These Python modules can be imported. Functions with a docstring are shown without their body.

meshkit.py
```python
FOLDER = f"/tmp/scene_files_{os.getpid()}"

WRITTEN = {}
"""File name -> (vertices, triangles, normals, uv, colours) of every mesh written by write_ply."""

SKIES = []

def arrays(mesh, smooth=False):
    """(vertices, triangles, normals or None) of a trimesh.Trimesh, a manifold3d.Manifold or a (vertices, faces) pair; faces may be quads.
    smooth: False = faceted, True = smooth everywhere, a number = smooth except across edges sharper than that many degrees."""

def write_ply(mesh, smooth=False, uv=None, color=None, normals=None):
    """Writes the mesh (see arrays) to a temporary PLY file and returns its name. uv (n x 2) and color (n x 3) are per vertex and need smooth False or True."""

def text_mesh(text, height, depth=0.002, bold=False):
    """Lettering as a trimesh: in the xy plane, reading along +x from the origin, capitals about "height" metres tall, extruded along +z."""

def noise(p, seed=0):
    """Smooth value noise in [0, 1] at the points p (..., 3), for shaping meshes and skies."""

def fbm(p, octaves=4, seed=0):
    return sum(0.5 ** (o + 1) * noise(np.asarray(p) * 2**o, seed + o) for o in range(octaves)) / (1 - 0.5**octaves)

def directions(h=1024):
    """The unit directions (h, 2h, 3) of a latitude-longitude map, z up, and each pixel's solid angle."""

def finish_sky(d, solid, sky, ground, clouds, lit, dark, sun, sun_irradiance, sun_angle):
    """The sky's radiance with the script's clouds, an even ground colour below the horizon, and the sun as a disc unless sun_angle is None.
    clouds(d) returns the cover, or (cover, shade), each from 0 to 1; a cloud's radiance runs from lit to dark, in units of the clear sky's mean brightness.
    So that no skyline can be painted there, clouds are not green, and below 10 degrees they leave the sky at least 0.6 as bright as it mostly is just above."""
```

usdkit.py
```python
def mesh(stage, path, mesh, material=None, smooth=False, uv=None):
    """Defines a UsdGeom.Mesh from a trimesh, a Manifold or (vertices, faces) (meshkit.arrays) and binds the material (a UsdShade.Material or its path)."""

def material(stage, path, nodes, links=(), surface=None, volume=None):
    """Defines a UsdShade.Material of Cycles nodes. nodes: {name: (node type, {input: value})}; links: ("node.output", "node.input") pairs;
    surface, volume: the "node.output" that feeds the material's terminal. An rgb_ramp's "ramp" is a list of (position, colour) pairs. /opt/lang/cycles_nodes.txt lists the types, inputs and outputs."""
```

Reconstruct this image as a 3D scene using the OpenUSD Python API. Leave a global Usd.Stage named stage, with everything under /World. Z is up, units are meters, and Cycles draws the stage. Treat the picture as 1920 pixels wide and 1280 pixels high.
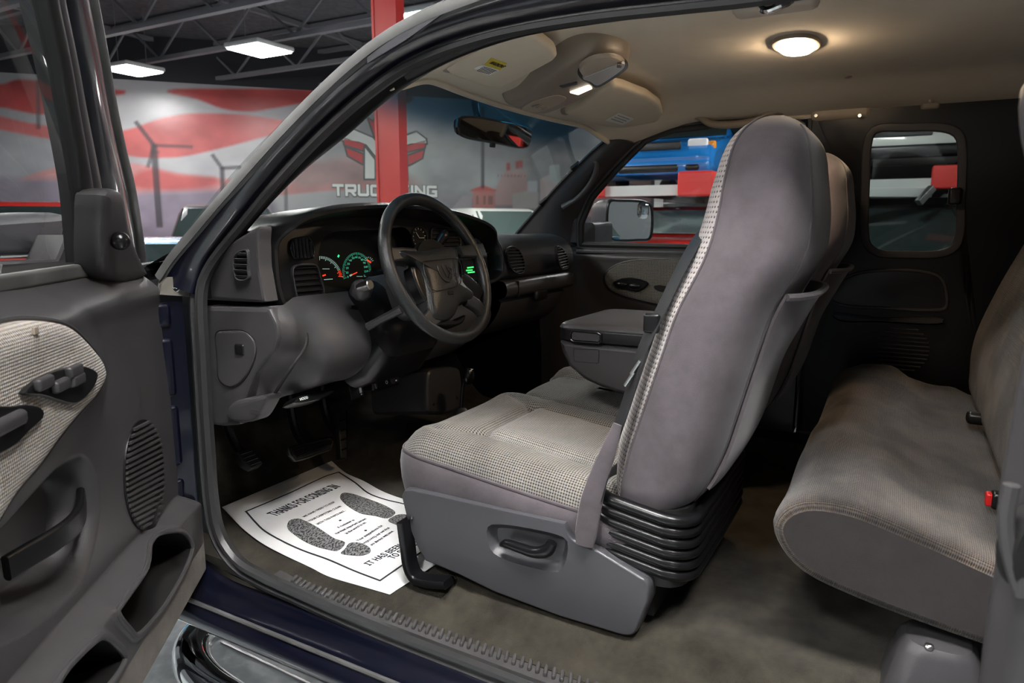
import math, random
import numpy as np, trimesh, shapely, usdkit, meshkit
from shapely.geometry import Polygon, LineString
from pxr import Usd, UsdGeom, UsdLux, Gf, Sdf
import manifold3d as m3

stage = Usd.Stage.CreateInMemory()
UsdGeom.SetStageUpAxis(stage, 'Z')
UsdGeom.Xform.Define(stage, '/World'); UsdGeom.Scope.Define(stage, '/World/Looks')
random.seed(7); rng = np.random.default_rng(7)
A = np.array

# ---------------------------------------------------------------- camera, sky, exposure
# truck frame: x to the passenger side (0 = driver's sill), y forward, z up (0 = cab carpet), metres
F_PX, YAW, PITCH, CAM = 1320.0, math.radians(29.0), math.radians(9.5), A([-1.0, 0.0, 0.75])
EXPOSURE = 0.0
_h = A([math.cos(YAW), math.sin(YAW), 0]); RIGHT = A([math.sin(YAW), -math.cos(YAW), 0])
FWD = math.cos(PITCH) * _h + A([0, 0, -math.sin(PITCH)]); UP = math.sin(PITCH) * _h + A([0, 0, math.cos(PITCH)])
cam = UsdGeom.Camera.Define(stage, '/World/camera')
cam.CreateHorizontalApertureAttr(36.0); cam.CreateVerticalApertureAttr(24.0)
cam.CreateFocalLengthAttr(36.0 * F_PX / 1920); cam.CreateClippingRangeAttr((0.03, 200.0))
cam.CreateFStopAttr(7.1); cam.CreateFocusDistanceAttr(1.6)
cam.CreateExposureAttr(EXPOSURE)
_m = np.eye(4); _m[0, :3], _m[1, :3], _m[2, :3], _m[3, :3] = RIGHT, UP, -FWD, CAM
UsdGeom.Xformable(cam).AddTransformOp().Set(Gf.Matrix4d(*_m.ravel().tolist()))
LAMP_L, DOME_L = 90.0, 105.0          # radiance of the high-bay panels and of the cab's dome lamp
sky = UsdLux.DomeLight.Define(stage, '/World/room_ambience'); sky.CreateColorAttr((0.9, 0.95, 1.0)); sky.CreateIntensityAttr(0.05)

# ---------------------------------------------------------------- geometry helpers
def unit(v):
    v = np.asarray(v, float); return v / (np.linalg.norm(v, axis=-1, keepdims=True) + 1e-12)
def ray(px, py): return FWD + (px - 960) / F_PX * RIGHT - (py - 640) / F_PX * UP
def at(px, py, o=None, n=None, **k):
    d = ray(px, py)
    if k:
        a, v = list(k.items())[0]; i = 'xyz'.index(a); return CAM + d * (v - CAM[i]) / d[i]
    return CAM + d * ((A(o) - CAM) @ A(n)) / (d @ A(n))
def pts_at(L, **k): return A([at(px, py, **k) for px, py in L])
def curve(P, n, closed=False, lin=False):
    """even resampling of a polyline, rounded by centripetal Catmull-Rom"""
    P = np.asarray(P, float)
    if closed: P = np.vstack([P, P[:1]])
    if not lin and len(P) > 2:
        Q = np.vstack([P[-2], P, P[1]]) if closed else np.vstack([2 * P[0] - P[1], P, 2 * P[-1] - P[-2]])
        out = []
        for i in range(1, len(Q) - 2):
            p0, p1, p2, p3 = Q[i - 1:i + 3]
            d = [max(np.linalg.norm(b - a), 1e-6) ** 0.5 for a, b in ((p0, p1), (p1, p2), (p2, p3))]
            t = np.linspace(0, 1, 17)[:-1, None]
            m1 = (p2 - p1) + d[1] * ((p1 - p0) / d[0] - (p2 - p0) / (d[0] + d[1]))
            m2 = (p2 - p1) + d[1] * ((p3 - p2) / d[2] - (p3 - p1) / (d[1] + d[2]))
            out.append((2 * t**3 - 3 * t**2 + 1) * p1 + (t**3 - 2 * t**2 + t) * m1 + (-2 * t**3 + 3 * t**2) * p2 + (t**3 - t**2) * m2)
        P = np.vstack(out + [P[-1:]])
    s = np.concatenate([[0], np.cumsum(np.linalg.norm(np.diff(P, axis=0), axis=1))])
    q = np.linspace(0, s[-1], n + 1)[:-1] if closed else np.linspace(0, s[-1], n)
    return np.stack([np.interp(q, s, P[:, k]) for k in range(P.shape[1])], 1)
def rrect(w, h, r, n=6):
    r = min(r, w / 2 - 1e-5, h / 2 - 1e-5); out = []
    for cx, cy, a in ((w / 2 - r, h / 2 - r, 0), (-w / 2 + r, h / 2 - r, 90), (-w / 2 + r, -h / 2 + r, 180), (w / 2 - r, -h / 2 + r, 270)):
        for k in range(n + 1):
            t = math.radians(a + 90 * k / n); out.append((cx + r * math.cos(t), cy + r * math.sin(t)))
    return A(out)
def ell(a, b, n=32, p=2.0):
    t = np.arange(n) * 2 * np.pi / n; c, s = np.cos(t), np.sin(t)
    return np.stack([a * np.sign(c) * abs(c) ** (2 / p), b * np.sign(s) * abs(s) ** (2 / p)], 1)
class Frame:
    def __init__(s, o, u, v):
        s.o, s.u = A(o, float), unit(u); v = A(v, float); s.v = unit(v - s.u * (v @ s.u)); s.w = np.cross(s.u, s.v)
    def __call__(s, P):
        P = np.asarray(P, float)
        z = P[..., 2:3] if P.shape[-1] > 2 else np.zeros(P.shape[:-1] + (1,))
        return s.o + P[..., 0:1] * s.u + P[..., 1:2] * s.v + z * s.w
    def px(s, px, py, w=0.0):
        q = at(px, py, o=s.o + s.w * w, n=s.w) - s.o; return A([q @ s.u, q @ s.v])
    def pxs(s, L, w=0.0): return A([s.px(a, b, w) for a, b in L])
def fix(m):
    if m.is_watertight and m.volume < 0: m.invert()
    return m
def quads(G, cu=False, cv=False):
    nu, nv = G.shape[:2]; iu, iv = np.arange(nu if cu else nu - 1), np.arange(nv if cv else nv - 1)
    I, J = np.meshgrid(iu, iv, indexing='ij'); I2, J2 = (I + 1) % nu, (J + 1) % nv
    return np.stack([I * nv + J, I2 * nv + J, I2 * nv + J2, I * nv + J2], -1).reshape(-1, 4)
def tri(q): q = np.asarray(q); return np.vstack([q[:, [0, 1, 2]], q[:, [0, 2, 3]]])
def grid(G, cu=False, cv=False, flip=False):
    f = tri(quads(G, cu, cv)); f = f[:, ::-1] if flip else f
    return trimesh.Trimesh(G.reshape(-1, 3), f, process=False)
def gnormals(G, cu=False, cv=False):
    return grid(G, cu, cv).vertex_normals.reshape(G.shape)
def sheet(G, t, off=None):
    """a grid given thickness t along -normal (or the fixed vector off)"""
    H = G + (off if off is not None else -gnormals(G) * t); nu, nv = G.shape[:2]; n = nu * nv
    f = [tri(quads(G)), tri(quads(G))[:, ::-1] + n]
    idx = np.arange(n).reshape(nu, nv); loop = np.concatenate([idx[:, 0], idx[-1, 1:], idx[-2::-1, -1], idx[0, -2:0:-1]])
    nx = np.roll(loop, -1); f.append(np.stack([loop, loop + n, nx + n], 1)); f.append(np.stack([loop, nx + n, nx], 1))
    m = trimesh.Trimesh(np.vstack([G.reshape(-1, 3), H.reshape(-1, 3)]), np.vstack(f), process=False)
    if m.volume < 0: m.invert()
    return m
def loft(S, cap=True):
    """closed rings joined; ends closed by fans"""
    S = np.asarray(S, float); nr, k = S.shape[:2]; v = [S.reshape(-1, 3)]; f = [tri(quads(S, False, True))]
    if cap:
        for e, base in ((0, 0), (nr - 1, (nr - 1) * k)):
            c = nr * k + (e > 0); v.append(S[e].mean(0)[None]); i = np.arange(k); j = (i + 1) % k
            t = np.stack([np.full(k, c), base + i, base + j], 1); f.append(t if e == 0 else t[:, ::-1])
    m = trimesh.Trimesh(np.vstack(v), np.vstack(f), process=False)
    if m.volume < 0: m.invert()
    return m
def frames_along(P, ref=None, closed=False):
    P = np.asarray(P, float); T = unit(np.roll(P, -1, 0) - np.roll(P, 1, 0)) if closed else unit(np.gradient(P, axis=0))
    N = np.zeros_like(P)
    if ref is not None:
        N = unit(np.asarray(ref, float) - T * np.sum(T * ref, 1, keepdims=True))
    else:
        a = A([0, 0, 1.0]) if abs(T[0, 2]) < .9 else A([1.0, 0, 0]); N[0] = unit(a - T[0] * (a @ T[0]))
        for i in range(1, len(P)): N[i] = unit(N[i - 1] - T[i] * (N[i - 1] @ T[i]))
    return T, N, np.cross(T, N)
def sweep(P, sec, ref=None, closed=False, scale=None, cap=True):
    """sec (k,2): first coordinate along ref, second along tangent x ref"""
    T, N, B = frames_along(P, ref, closed); sec = np.asarray(sec, float)
    s = np.ones(len(P)) if scale is None else np.broadcast_to(scale, (len(P),))
    S = P[:, None] + (sec[None, :, :1] * N[:, None] + sec[None, :, 1:] * B[:, None]) * s[:, None, None]
    if closed:
        return fix(grid(S, True, True))
    return loft(S, cap)
def tube(P, r, k=10, closed=False, sq=None):
    sec = ell(1, sq if sq else 1, k); return sweep(P, sec, None, closed, np.asarray(r, float) * np.ones(len(P)))
def cat(*ms):
    L = []
    for m in ms: L += list(m) if isinstance(m, (list, tuple)) else [m]
    return trimesh.util.concatenate(L)
def tm(man):
    q = man.to_mesh(); return trimesh.Trimesh(q.vert_properties[:, :3], q.tri_verts, process=False)
def man(t):
    t = t.copy(); t.merge_vertices(digits_vertex=7); t.update_faces(t.nondegenerate_faces(height=1e-10)); return m3.Manifold(m3.Mesh(vert_properties=np.asarray(t.vertices, np.float32), tri_verts=np.asarray(t.faces, np.uint32)))
def rbox(sx, sy, sz, r=0.005, c=(0, 0, 0), seg=8):
    """rounded box: hull of eight spheres"""
    r = min(r, sx / 2.01, sy / 2.01, sz / 2.01); s = m3.Manifold.sphere(r, seg)
    pts = [s.translate((x * (sx / 2 - r), y * (sy / 2 - r), z * (sz / 2 - r))) for x in (-1, 1) for y in (-1, 1) for z in (-1, 1)]
    m = tm(m3.Manifold.batch_hull(pts)); m.apply_translation(c); return m
def place(m, fr):
    m = m.copy(); m.vertices = fr(m.vertices); return fix(m)
def box(lo, hi):
    lo, hi = A(lo, float), A(hi, float); m = trimesh.creation.box(hi - lo); m.apply_translation((lo + hi) / 2); return m
def beam(a, b, w, h, up=(0, 0, 1)):
    a, b = A(a, float), A(b, float); P = A([a, b]); return sweep(P, rrect(h, w, min(w, h) * .12, 2), np.asarray(up, float))
def inset(P, d):
    """moves a closed 2-D outline inwards by d along its vertex normals (d may be per vertex)"""
    P = np.asarray(P, float)
    if np.ndim(d) == 0 and d > .0062:                                # robust: nearest points on the true inner offset
        q = Polygon(P).buffer(0).buffer(-d, join_style=1, quad_segs=4); q = max(getattr(q, 'geoms', [q]), key=lambda g: g.area)
        if not q.is_empty and q.area > 0:
            e = q.exterior; s = shapely.line_locate_point(e, shapely.points(P)); return shapely.get_coordinates(shapely.line_interpolate_point(e, s))
    t = unit(np.roll(P, -1, 0) - np.roll(P, 1, 0)); n = np.stack([-t[:, 1], t[:, 0]], 1)
    ar = 0.5 * np.sum(P[:, 0] * np.roll(P[:, 1], -1) - np.roll(P[:, 0], -1) * P[:, 1])
    return P + n * (np.sign(ar) * np.asarray(d))[..., None] if np.ndim(d) else P + n * np.sign(ar) * d
def capmesh(P):
    return trimesh.creation.triangulate_polygon(Polygon(P).buffer(0), engine='earcut')
def plate(P, prof, fr=None, bend=None, back=True):
    """outline P (closed 2-D) raised through prof = [(inset, height), ...]; flat caps at both ends"""
    P = np.asarray(P, float)
    if 0.5 * np.sum(P[:, 0] * np.roll(P[:, 1], -1) - np.roll(P[:, 0], -1) * P[:, 1]) < 0: P = P[::-1]
    R = [np.column_stack([inset(P, d), np.full(len(P), h)]) for d, h in prof]; S = A(R); k = len(P)
    v, f = [S.reshape(-1, 3)], [tri(quads(S, False, True))[:, ::-1]]
    poly_v = shapely.Polygon(R[-1][:, :2])
    try:
        _, cf = trimesh.creation.triangulate_polygon(poly_v, engine='earcut')
    except Exception:
        cf = None
    def earcap(ring, base, flip):
        import mapbox_earcut as me
        jit = np.random.default_rng(1).normal(0, 2e-7, (len(ring), 2))                # keeps collinear points in the cap
        ff = me.triangulate_float64(np.ascontiguousarray(ring[:, :2] + jit), A([len(ring)], np.uint32)).reshape(-1, 3) + base
        return ff[:, ::-1] if flip else ff
    f.append(earcap(R[-1], (len(R) - 1) * k, False))
    if back: f.append(earcap(R[0], 0, True))
    V = np.vstack(v)
    m = trimesh.Trimesh(V, np.vstack(f), process=False)
    if back and m.volume < 0: m.invert()
    if bend is not None: m.vertices = bend(m.vertices)
    if fr is not None: m.vertices = fr(m.vertices)
    return m
def slab(P, t, r=0.002, fr=None, bend=None):
    """a plate of thickness t (centred from 0 to t) with edges rounded by r"""
    return plate(P, [(r, 0), (r * .3, r * .3), (0, r), (0, t - r), (r * .3, t - r * .3), (r, t)], fr, bend)
def bandring(Pout, Pin, h, fr=None, r=0.003):
    """a raised rim between two closed outlines with equal point counts, top at h"""
    n = len(Pout); rows = []
    for k, (w, z) in enumerate([(0, 0), (0, h - r), (.12, h), (.5, h + r * .3), (.88, h), (1, h - r), (1, 0)]):
        rows.append(np.column_stack([Pout * (1 - w) + Pin * w, np.full(n, z)]))
    S = A(rows); m = grid(S, True, True)
    if m.volume < 0: m.invert()
    if fr is not None: m.vertices = fr(m.vertices)
    return m
def pillow(P, prof, target, fr=None, bend=None, split=None):
    """a cushion: outline P; prof = [(t, h, d)]: ring = outline moved inwards by d metres, then t of the way to target (n,2); rings split into
    several meshes at the ring numbers in split. Returns [(mesh, uv), ...]"""
    P = np.asarray(P, float); R = []
    for t, h, d in prof:
        q = inset(P, d); q = q * (1 - t) + target * t; R.append(np.column_stack([q, np.full(len(P), h)]))
    S = A(R); k = len(P)
    if bend is not None: S = bend(S)
    W = fr(S) if fr is not None else S
    cuts = [0] + list(split or []) + [len(R) - 1]; out = []
    tt = unit(np.roll(P, -1, 0) - np.roll(P, 1, 0)); no = np.stack([-tt[:, 1], tt[:, 0]], 1); no = no * -np.sign(0.5 * np.sum(P[:, 0] * np.roll(P[:, 1], -1) - np.roll(P[:, 0], -1) * P[:, 1]))
    ex = np.zeros(len(prof))
    for i in range(len(prof) - 2, -1, -1):
        dh, dd = prof[i + 1][1] - prof[i][1], prof[i + 1][2] - prof[i][2]; ex[i] = ex[i + 1] + (math.hypot(dh, dd) - abs(dd) if prof[i + 1][0] == 0 else 0)
    UVs = S[..., :2] + no[None] * ex[:, None, None]                 # cloth runs on down the sides without stretching
    for a, b in zip(cuts[:-1], cuts[1:]):
        g = W[a:b + 1]; uv = UVs[a:b + 1].reshape(-1, 2); m = grid(g, False, True)
        out.append([m, uv])
    big = trimesh.util.concatenate([o[0] for o in out]); 
    c = W.reshape(-1, 3).mean(0); s = np.sum(np.cross(*(lambda T: (T[:, 1] - T[:, 0], T[:, 2] - T[:, 0]))(big.triangles)) * (big.triangles_center - c))
    if s < 0:
        for o in out: o[0].faces = o[0].faces[:, ::-1]
    return out
def sstep(a, b, x):
    t = np.clip((np.asarray(x, float) - a) / (b - a), 0, 1); return t * t * (3 - 2 * t)

# ---------------------------------------------------------------- scene helpers
USED = {}
def numbered(parent, name):
    k = USED.get((parent, name), 0); USED[(parent, name)] = k + 1; return f'{parent}/{name}' + (f'_{k:03d}' if k else '')
def tag(p, label=None, category=None, group=None, kind=None):
    p = p.GetPrim() if hasattr(p, 'GetPrim') else p
    for k, v in (('label', label), ('category', category), ('group', group), ('kind', kind)):
        if v: p.SetCustomDataByKey(k, v)
    return p
def thing(name, label, category, loc=(0, 0, 0), group=None, kind=None):
    x = UsdGeom.Xform.Define(stage, numbered('/World', name)); x.AddTranslateOp().Set(Gf.Vec3d(*map(float, loc)))
    tag(x, label, category, group, kind); x.loc = A(loc, float); return x
LOC = {}
def obj(name, mesh, mat, parent=None, label=None, smooth=32, uv=None, kind=None):
    """one Mesh prim; mesh in world coordinates, moved into its parent's frame"""
    base = str(parent.GetPath()) if parent is not None else '/World'; off = np.zeros(3)
    if parent is not None: off = LOC.get(base, np.zeros(3))
    mesh = mesh.copy(); mesh.vertices = mesh.vertices - off
    p = usdkit.mesh(stage, numbered(base, name), mesh, M[mat], smooth=True if uv is not None else smooth, uv=uv)
    LOC[str(p.GetPath())] = off
    tag(p, label, None, None, kind); return p
_thing = thing
def thing(name, label, category, loc=(0, 0, 0), group=None, kind=None):
    x = _thing(name, label, category, loc, group, kind); LOC[str(x.GetPath())] = A(loc, float); return x
def single(name, mesh, mat, label, category=None, group=None, kind=None, **k):
    p = obj(name, mesh, mat, None, **k); tag(p, label, category, group, kind); return p
def copy_of(src, loc, label, rotz=None, group=None, category=None):
    was = src.GetPrim().GetCustomData(); name = src.GetPrim().GetName()
    x = UsdGeom.Xform.Define(stage, numbered('/World', name)); x.AddTranslateOp().Set(Gf.Vec3d(*map(float, loc)))
    if rotz is not None: x.AddRotateZOp().Set(float(rotz))
    x.GetPrim().GetReferences().AddInternalReference(src.GetPath()); x.GetPrim().SetInstanceable(True)
    tag(x, label, category or was.get('category'), group or was.get('group')); return x

# ---------------------------------------------------------------- materials
M = {}
def mat(name, nodes, links=(), surface='p.BSDF', **k): M[name] = usdkit.material(stage, f'/World/Looks/{name}', nodes, links, surface, **k)
def plain(name, c, rough=.5, grain=0, grain_scale=700, tone=.0, **p):
    n = {'p': ('principled_bsdf', {'base_color': c, 'roughness': rough, **p})}; l = []
    if grain:
        n.update({'tc': ('texture_coordinate', {}), 'n': ('noise_texture', {'scale': grain_scale, 'detail': 2.0}), 'b': ('bump', {'strength': grain, 'distance': .002})})
        l += [('tc.object', 'n.vector'), ('n.fac', 'b.height'), ('b.normal', 'p.normal')]
    if tone:
        n.update({'tc2': ('texture_coordinate', {}), 'n2': ('noise_texture', {'scale': 9.0, 'detail': 5.0}), 'r2': ('rgb_ramp', {'ramp': [(.3, tuple(x * (1 - tone) for x in c)), (.7, tuple(min(1, x * (1 + tone)) for x in c))]})})
        l += [('tc2.object', 'n2.vector'), ('n2.fac', 'r2.fac'), ('r2.color', 'p.base_color')]
    mat(name, n, l)
plain('plastic_grey', (.055, .052, .054), .36, grain=.18, grain_scale=900, specular_ior_level=.45)
plain('plastic_shield', (.066, .065, .073), .34, grain=.12, grain_scale=900)
plain('plastic_dark', (.007, .007, .0078), .33, grain=.10, grain_scale=900)
plain('plastic_satin', (.046, .044, .047), .36, grain=.15, grain_scale=900)
plain('plastic_black', (.006, .006, .007), .28)
plain('plastic_tan', (.46, .39, .31), .45, grain=.10, grain_scale=900)
plain('plastic_tan_dark', (.30, .25, .205), .42, grain=.08, grain_scale=900)
plain('leather_black', (.020, .021, .022), .36, grain=.30, grain_scale=420)
plain('rubber', (.016, .016, .016), .5)
plain('seal_rubber', (.034, .034, .035), .34, grain=.1, grain_scale=500)
plain('dash_pad', (.030, .029, .031), .62, grain=.3, grain_scale=500)
plain('rubber_grey', (.10, .10, .098), .50, tone=.3)
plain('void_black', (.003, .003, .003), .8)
plain('navy_paint', (.0014, .0022, .0095), .30, coat_weight=1.0, coat_roughness=.05)
plain('chrome', (.86, .86, .85), .06, metallic=1.0)
plain('steel', (.55, .55, .54), .28, metallic=1.0)
plain('mirror_glass', (.90, .92, .92), .01, metallic=1.0)
plain('mirror_tint', (.26, .24, .20), .03, metallic=1.0)
plain('bracket_metal', (.16, .15, .13), .45, tone=.35, metallic=.2)
plain('paper', (.80, .80, .80), .7)
plain('ink', (.022, .022, .028), .7)
plain('label_white', (.88, .87, .84), .6)
plain('bin_pale', (.50, .49, .48), .35)
plain('label_yellow', (.62, .50, .05), .6)
plain('belt', (.014, .014, .016), .6, grain=.4, grain_scale=500)
plain('red_paint', (.62, .035, .030), .35)
plain('red_plastic', (.5, .01, .01), .4)
plain('tyre', (.015, .015, .015), .8)
plain('white_steel', (.55, .58, .57), .45)
plain('dash_white', (.75, .80, .78), .5)
plain('beam_paint', (.16, .165, .18), .7)
plain('deck_paint', (.075, .080, .088), .75, tone=.3)
plain('wall_light', (.34, .36, .37), .7)
plain('wall_dark', (.012, .014, .020), .7)
def fabric(name, c, c2, scale=60., bump=.35, sheen=.35):
    mat(name, {'tc': ('texture_coordinate', {}), 'n': ('noise_texture', {'scale': 14.0, 'detail': 6.0, 'roughness': .65}), 'n2': ('noise_texture', {'scale': 900.0, 'detail': 2.0}),
               'r': ('rgb_ramp', {'ramp': [(.32, c2), (.68, c)]}), 'b': ('bump', {'strength': bump, 'distance': .0015}),
               'p': ('principled_bsdf', {'roughness': .9, 'sheen_weight': sheen, 'sheen_roughness': .4, 'specular_ior_level': .15})},
        [('tc.object', 'n.vector'), ('tc.object', 'n2.vector'), ('n.fac', 'r.fac'), ('r.color', 'p.base_color'), ('n2.fac', 'b.height'), ('b.normal', 'p.normal')])
fabric('velour', (.130, .112, .124), (.094, .081, .089))
fabric('velour_warm', (.185, .160, .158), (.120, .102, .100))
fabric('velour_rear', (.038, .033, .034), (.029, .025, .025))
fabric('headliner', (.72, .65, .54), (.69, .62, .515), bump=.12, sheen=.05)
fabric('visor_vinyl', (.72, .64, .515), (.69, .61, .49), bump=.05, sheen=.05)
fabric('carpet', (.062, .055, .042), (.024, .021, .017), bump=1.0, sheen=.1)
fabric('carpet_edge', (.21, .185, .16), (.14, .125, .11), bump=1.0, sheen=.1)
def weave(name, dark, light, mm, fleck, streak=0.0, fs=(90.0, 260.0, 1.0), ra=(.22, .62)):
    """woven tweed over uv in metres: two crossing sine waves, coloured flecks"""
    k = 2 * math.pi / (mm * .001)
    mat(name, {'tc': ('texture_coordinate', {}), 's': ('separate_xyz', {}), 'a': ('math', {'math_type': 'add'}), 'd': ('math', {'math_type': 'subtract'}),
               'am': ('math', {'math_type': 'multiply', 'value2': k}), 'dm': ('math', {'math_type': 'multiply', 'value2': k}),
               'sa': ('math', {'math_type': 'sine'}), 'sd': ('math', {'math_type': 'sine'}), 'pr': ('math', {'math_type': 'multiply'}), 'h': ('math', {'math_type': 'multiply_add', 'value2': .5, 'value3': .5}),
               'nz': ('noise_texture', {'scale': 330.0, 'detail': 1.0}), 'mx': ('mix_float', {'fac': .35}), 'r': ('rgb_ramp', {'ramp': [(ra[0], dark), (ra[1], light)]}),
               'mp': ('mapping', {'scale': fs}), 'fn': ('noise_texture', {'scale': 1.0, 'detail': 1.0}),
               'fr': ('rgb_ramp', {'ramp': [(.25, (.55, .42, .36)), (.42, (.50, .50, .50)), (.5, (.60, .57, .46)), (.6, (.42, .45, .56)), (.75, (.62, .60, .58))]}),
               'ov': ('mix', {'mix_type': 'overlay', 'fac': fleck}), 'big': ('noise_texture', {'scale': 6.5, 'detail': 5.0}), 'br': ('rgb_ramp', {'ramp': [(.40, (1 - streak,) * 3), (.58, (1, 1, 1))]}),
               'mu': ('mix', {'mix_type': 'multiply', 'fac': 1.0}), 'b': ('bump', {'strength': .6, 'distance': .002}),
               'p': ('principled_bsdf', {'roughness': .88, 'sheen_weight': .2, 'specular_ior_level': .2})},
        [('tc.UV', 's.vector'), ('s.x', 'a.value1'), ('s.y', 'a.value2'), ('s.x', 'd.value1'), ('s.y', 'd.value2'), ('a.value', 'am.value1'), ('d.value', 'dm.value1'), ('am.value', 'sa.value1'), ('dm.value', 'sd.value1'),
         ('sa.value', 'pr.value1'), ('sd.value', 'pr.value2'), ('pr.value', 'h.value1'), ('tc.UV', 'nz.vector'), ('h.value', 'mx.a'), ('nz.fac', 'mx.b'), ('mx.result', 'r.fac'),
         ('tc.UV', 'mp.vector'), ('mp.vector', 'fn.vector'), ('fn.fac', 'fr.fac'), ('r.color', 'ov.color1'), ('fr.color', 'ov.color2'), ('tc.UV', 'big.vector'), ('big.fac', 'br.fac'), ('ov.color', 'mu.color1'), ('br.color', 'mu.color2'),
         ('mu.color', 'p.base_color'), ('h.value', 'b.height'), ('b.normal', 'p.normal')])
weave('weave', (.024, .023, .023), (.255, .243, .225), 11.0, .55, .25)
weave('weave_back', (.036, .033, .035), (.46, .42, .415), 17.0, .6, .1, ra=(.20, .42))
weave('weave_insert', (.045, .044, .044), (.32, .31, .295), 9.0, .5, .15)
weave('weave_door', (.085, .078, .078), (.45, .41, .37), 9.0, .75, .15)
weave('weave_pass', (.016, .016, .016), (.20, .195, .185), 11.0, .4, .1)
weave('weave_bench', (.012, .010, .009), (.105, .087, .077), 6.5, 1.0, .7, (330.0, 60.0, 1.0))
def pane(name, tint, refl=1.0, film=0.0, haze_col=(.6, .65, .65), band=None):
    n = {'f': ('fresnel', {'IOR': 1.5}), 't': ('transparent_bsdf', {'color': tint}), 'g': ('glossy_bsdf', {'color': (refl, refl, refl), 'roughness': 0.0}), 'm': ('mix_closure', {})}
    l = [('f.fac', 'm.fac'), ('t.BSDF', 'm.closure1'), ('g.BSDF', 'm.closure2')]
    s = 'm.closure'
    if band:
        n.update({'gp': ('texture_coordinate', {}), 'sp': ('separate_xyz', {}), 'mr': ('map_range', {'range_type': 'smoothstep', 'from_min': band[0], 'from_max': band[1], 'clamp': True}), 'bc': ('mix', {'color1': tint, 'color2': band[2]})})
        l += [('gp.UV', 'sp.vector'), ('sp.y', 'mr.value'), ('mr.result', 'bc.fac'), ('bc.color', 't.color')]
    if film:
        n.update({'df': ('diffuse_bsdf', {'color': haze_col}), 'm2': ('mix_closure', {'fac': film})}); l += [('m.closure', 'm2.closure1'), ('df.BSDF', 'm2.closure2')]; s = 'm2.closure'  # pale diffuse mix paints reflected haze into the glass
    mat(name, n, l, s)
pane('door_glass', (.93, .96, .95), .8)
pane('windshield_glass', (.86, .93, .91), .8, film=.08)
pane('shade_band', (.05, .30, .48), .6, film=.02)
pane('rear_glass', (.34, .38, .37), .7)
pane('lens_clear', (.8, .85, .85), 1.0)
def emit(name, c, s): mat(name, {'e': ('emission', {'color': c, 'strength': s})}, (), 'e.emission')
emit('lamp_white', (1.0, .985, .96), LAMP_L)
emit('dome_warm', (1.0, .74, .48), DOME_L)
emit('map_warm', (1.0, .84, .62), 3.2)
emit('gauge_green', (.10, .62, .38), .55)
emit('gauge_white', (.55, .85, .72), .45)
emit('needle_red', (1.0, .06, .02), 1.1)
emit('display_green', (.10, 1.0, .25), 1.0)
emit('tell_green', (.05, .9, .35), 1.0)
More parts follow.
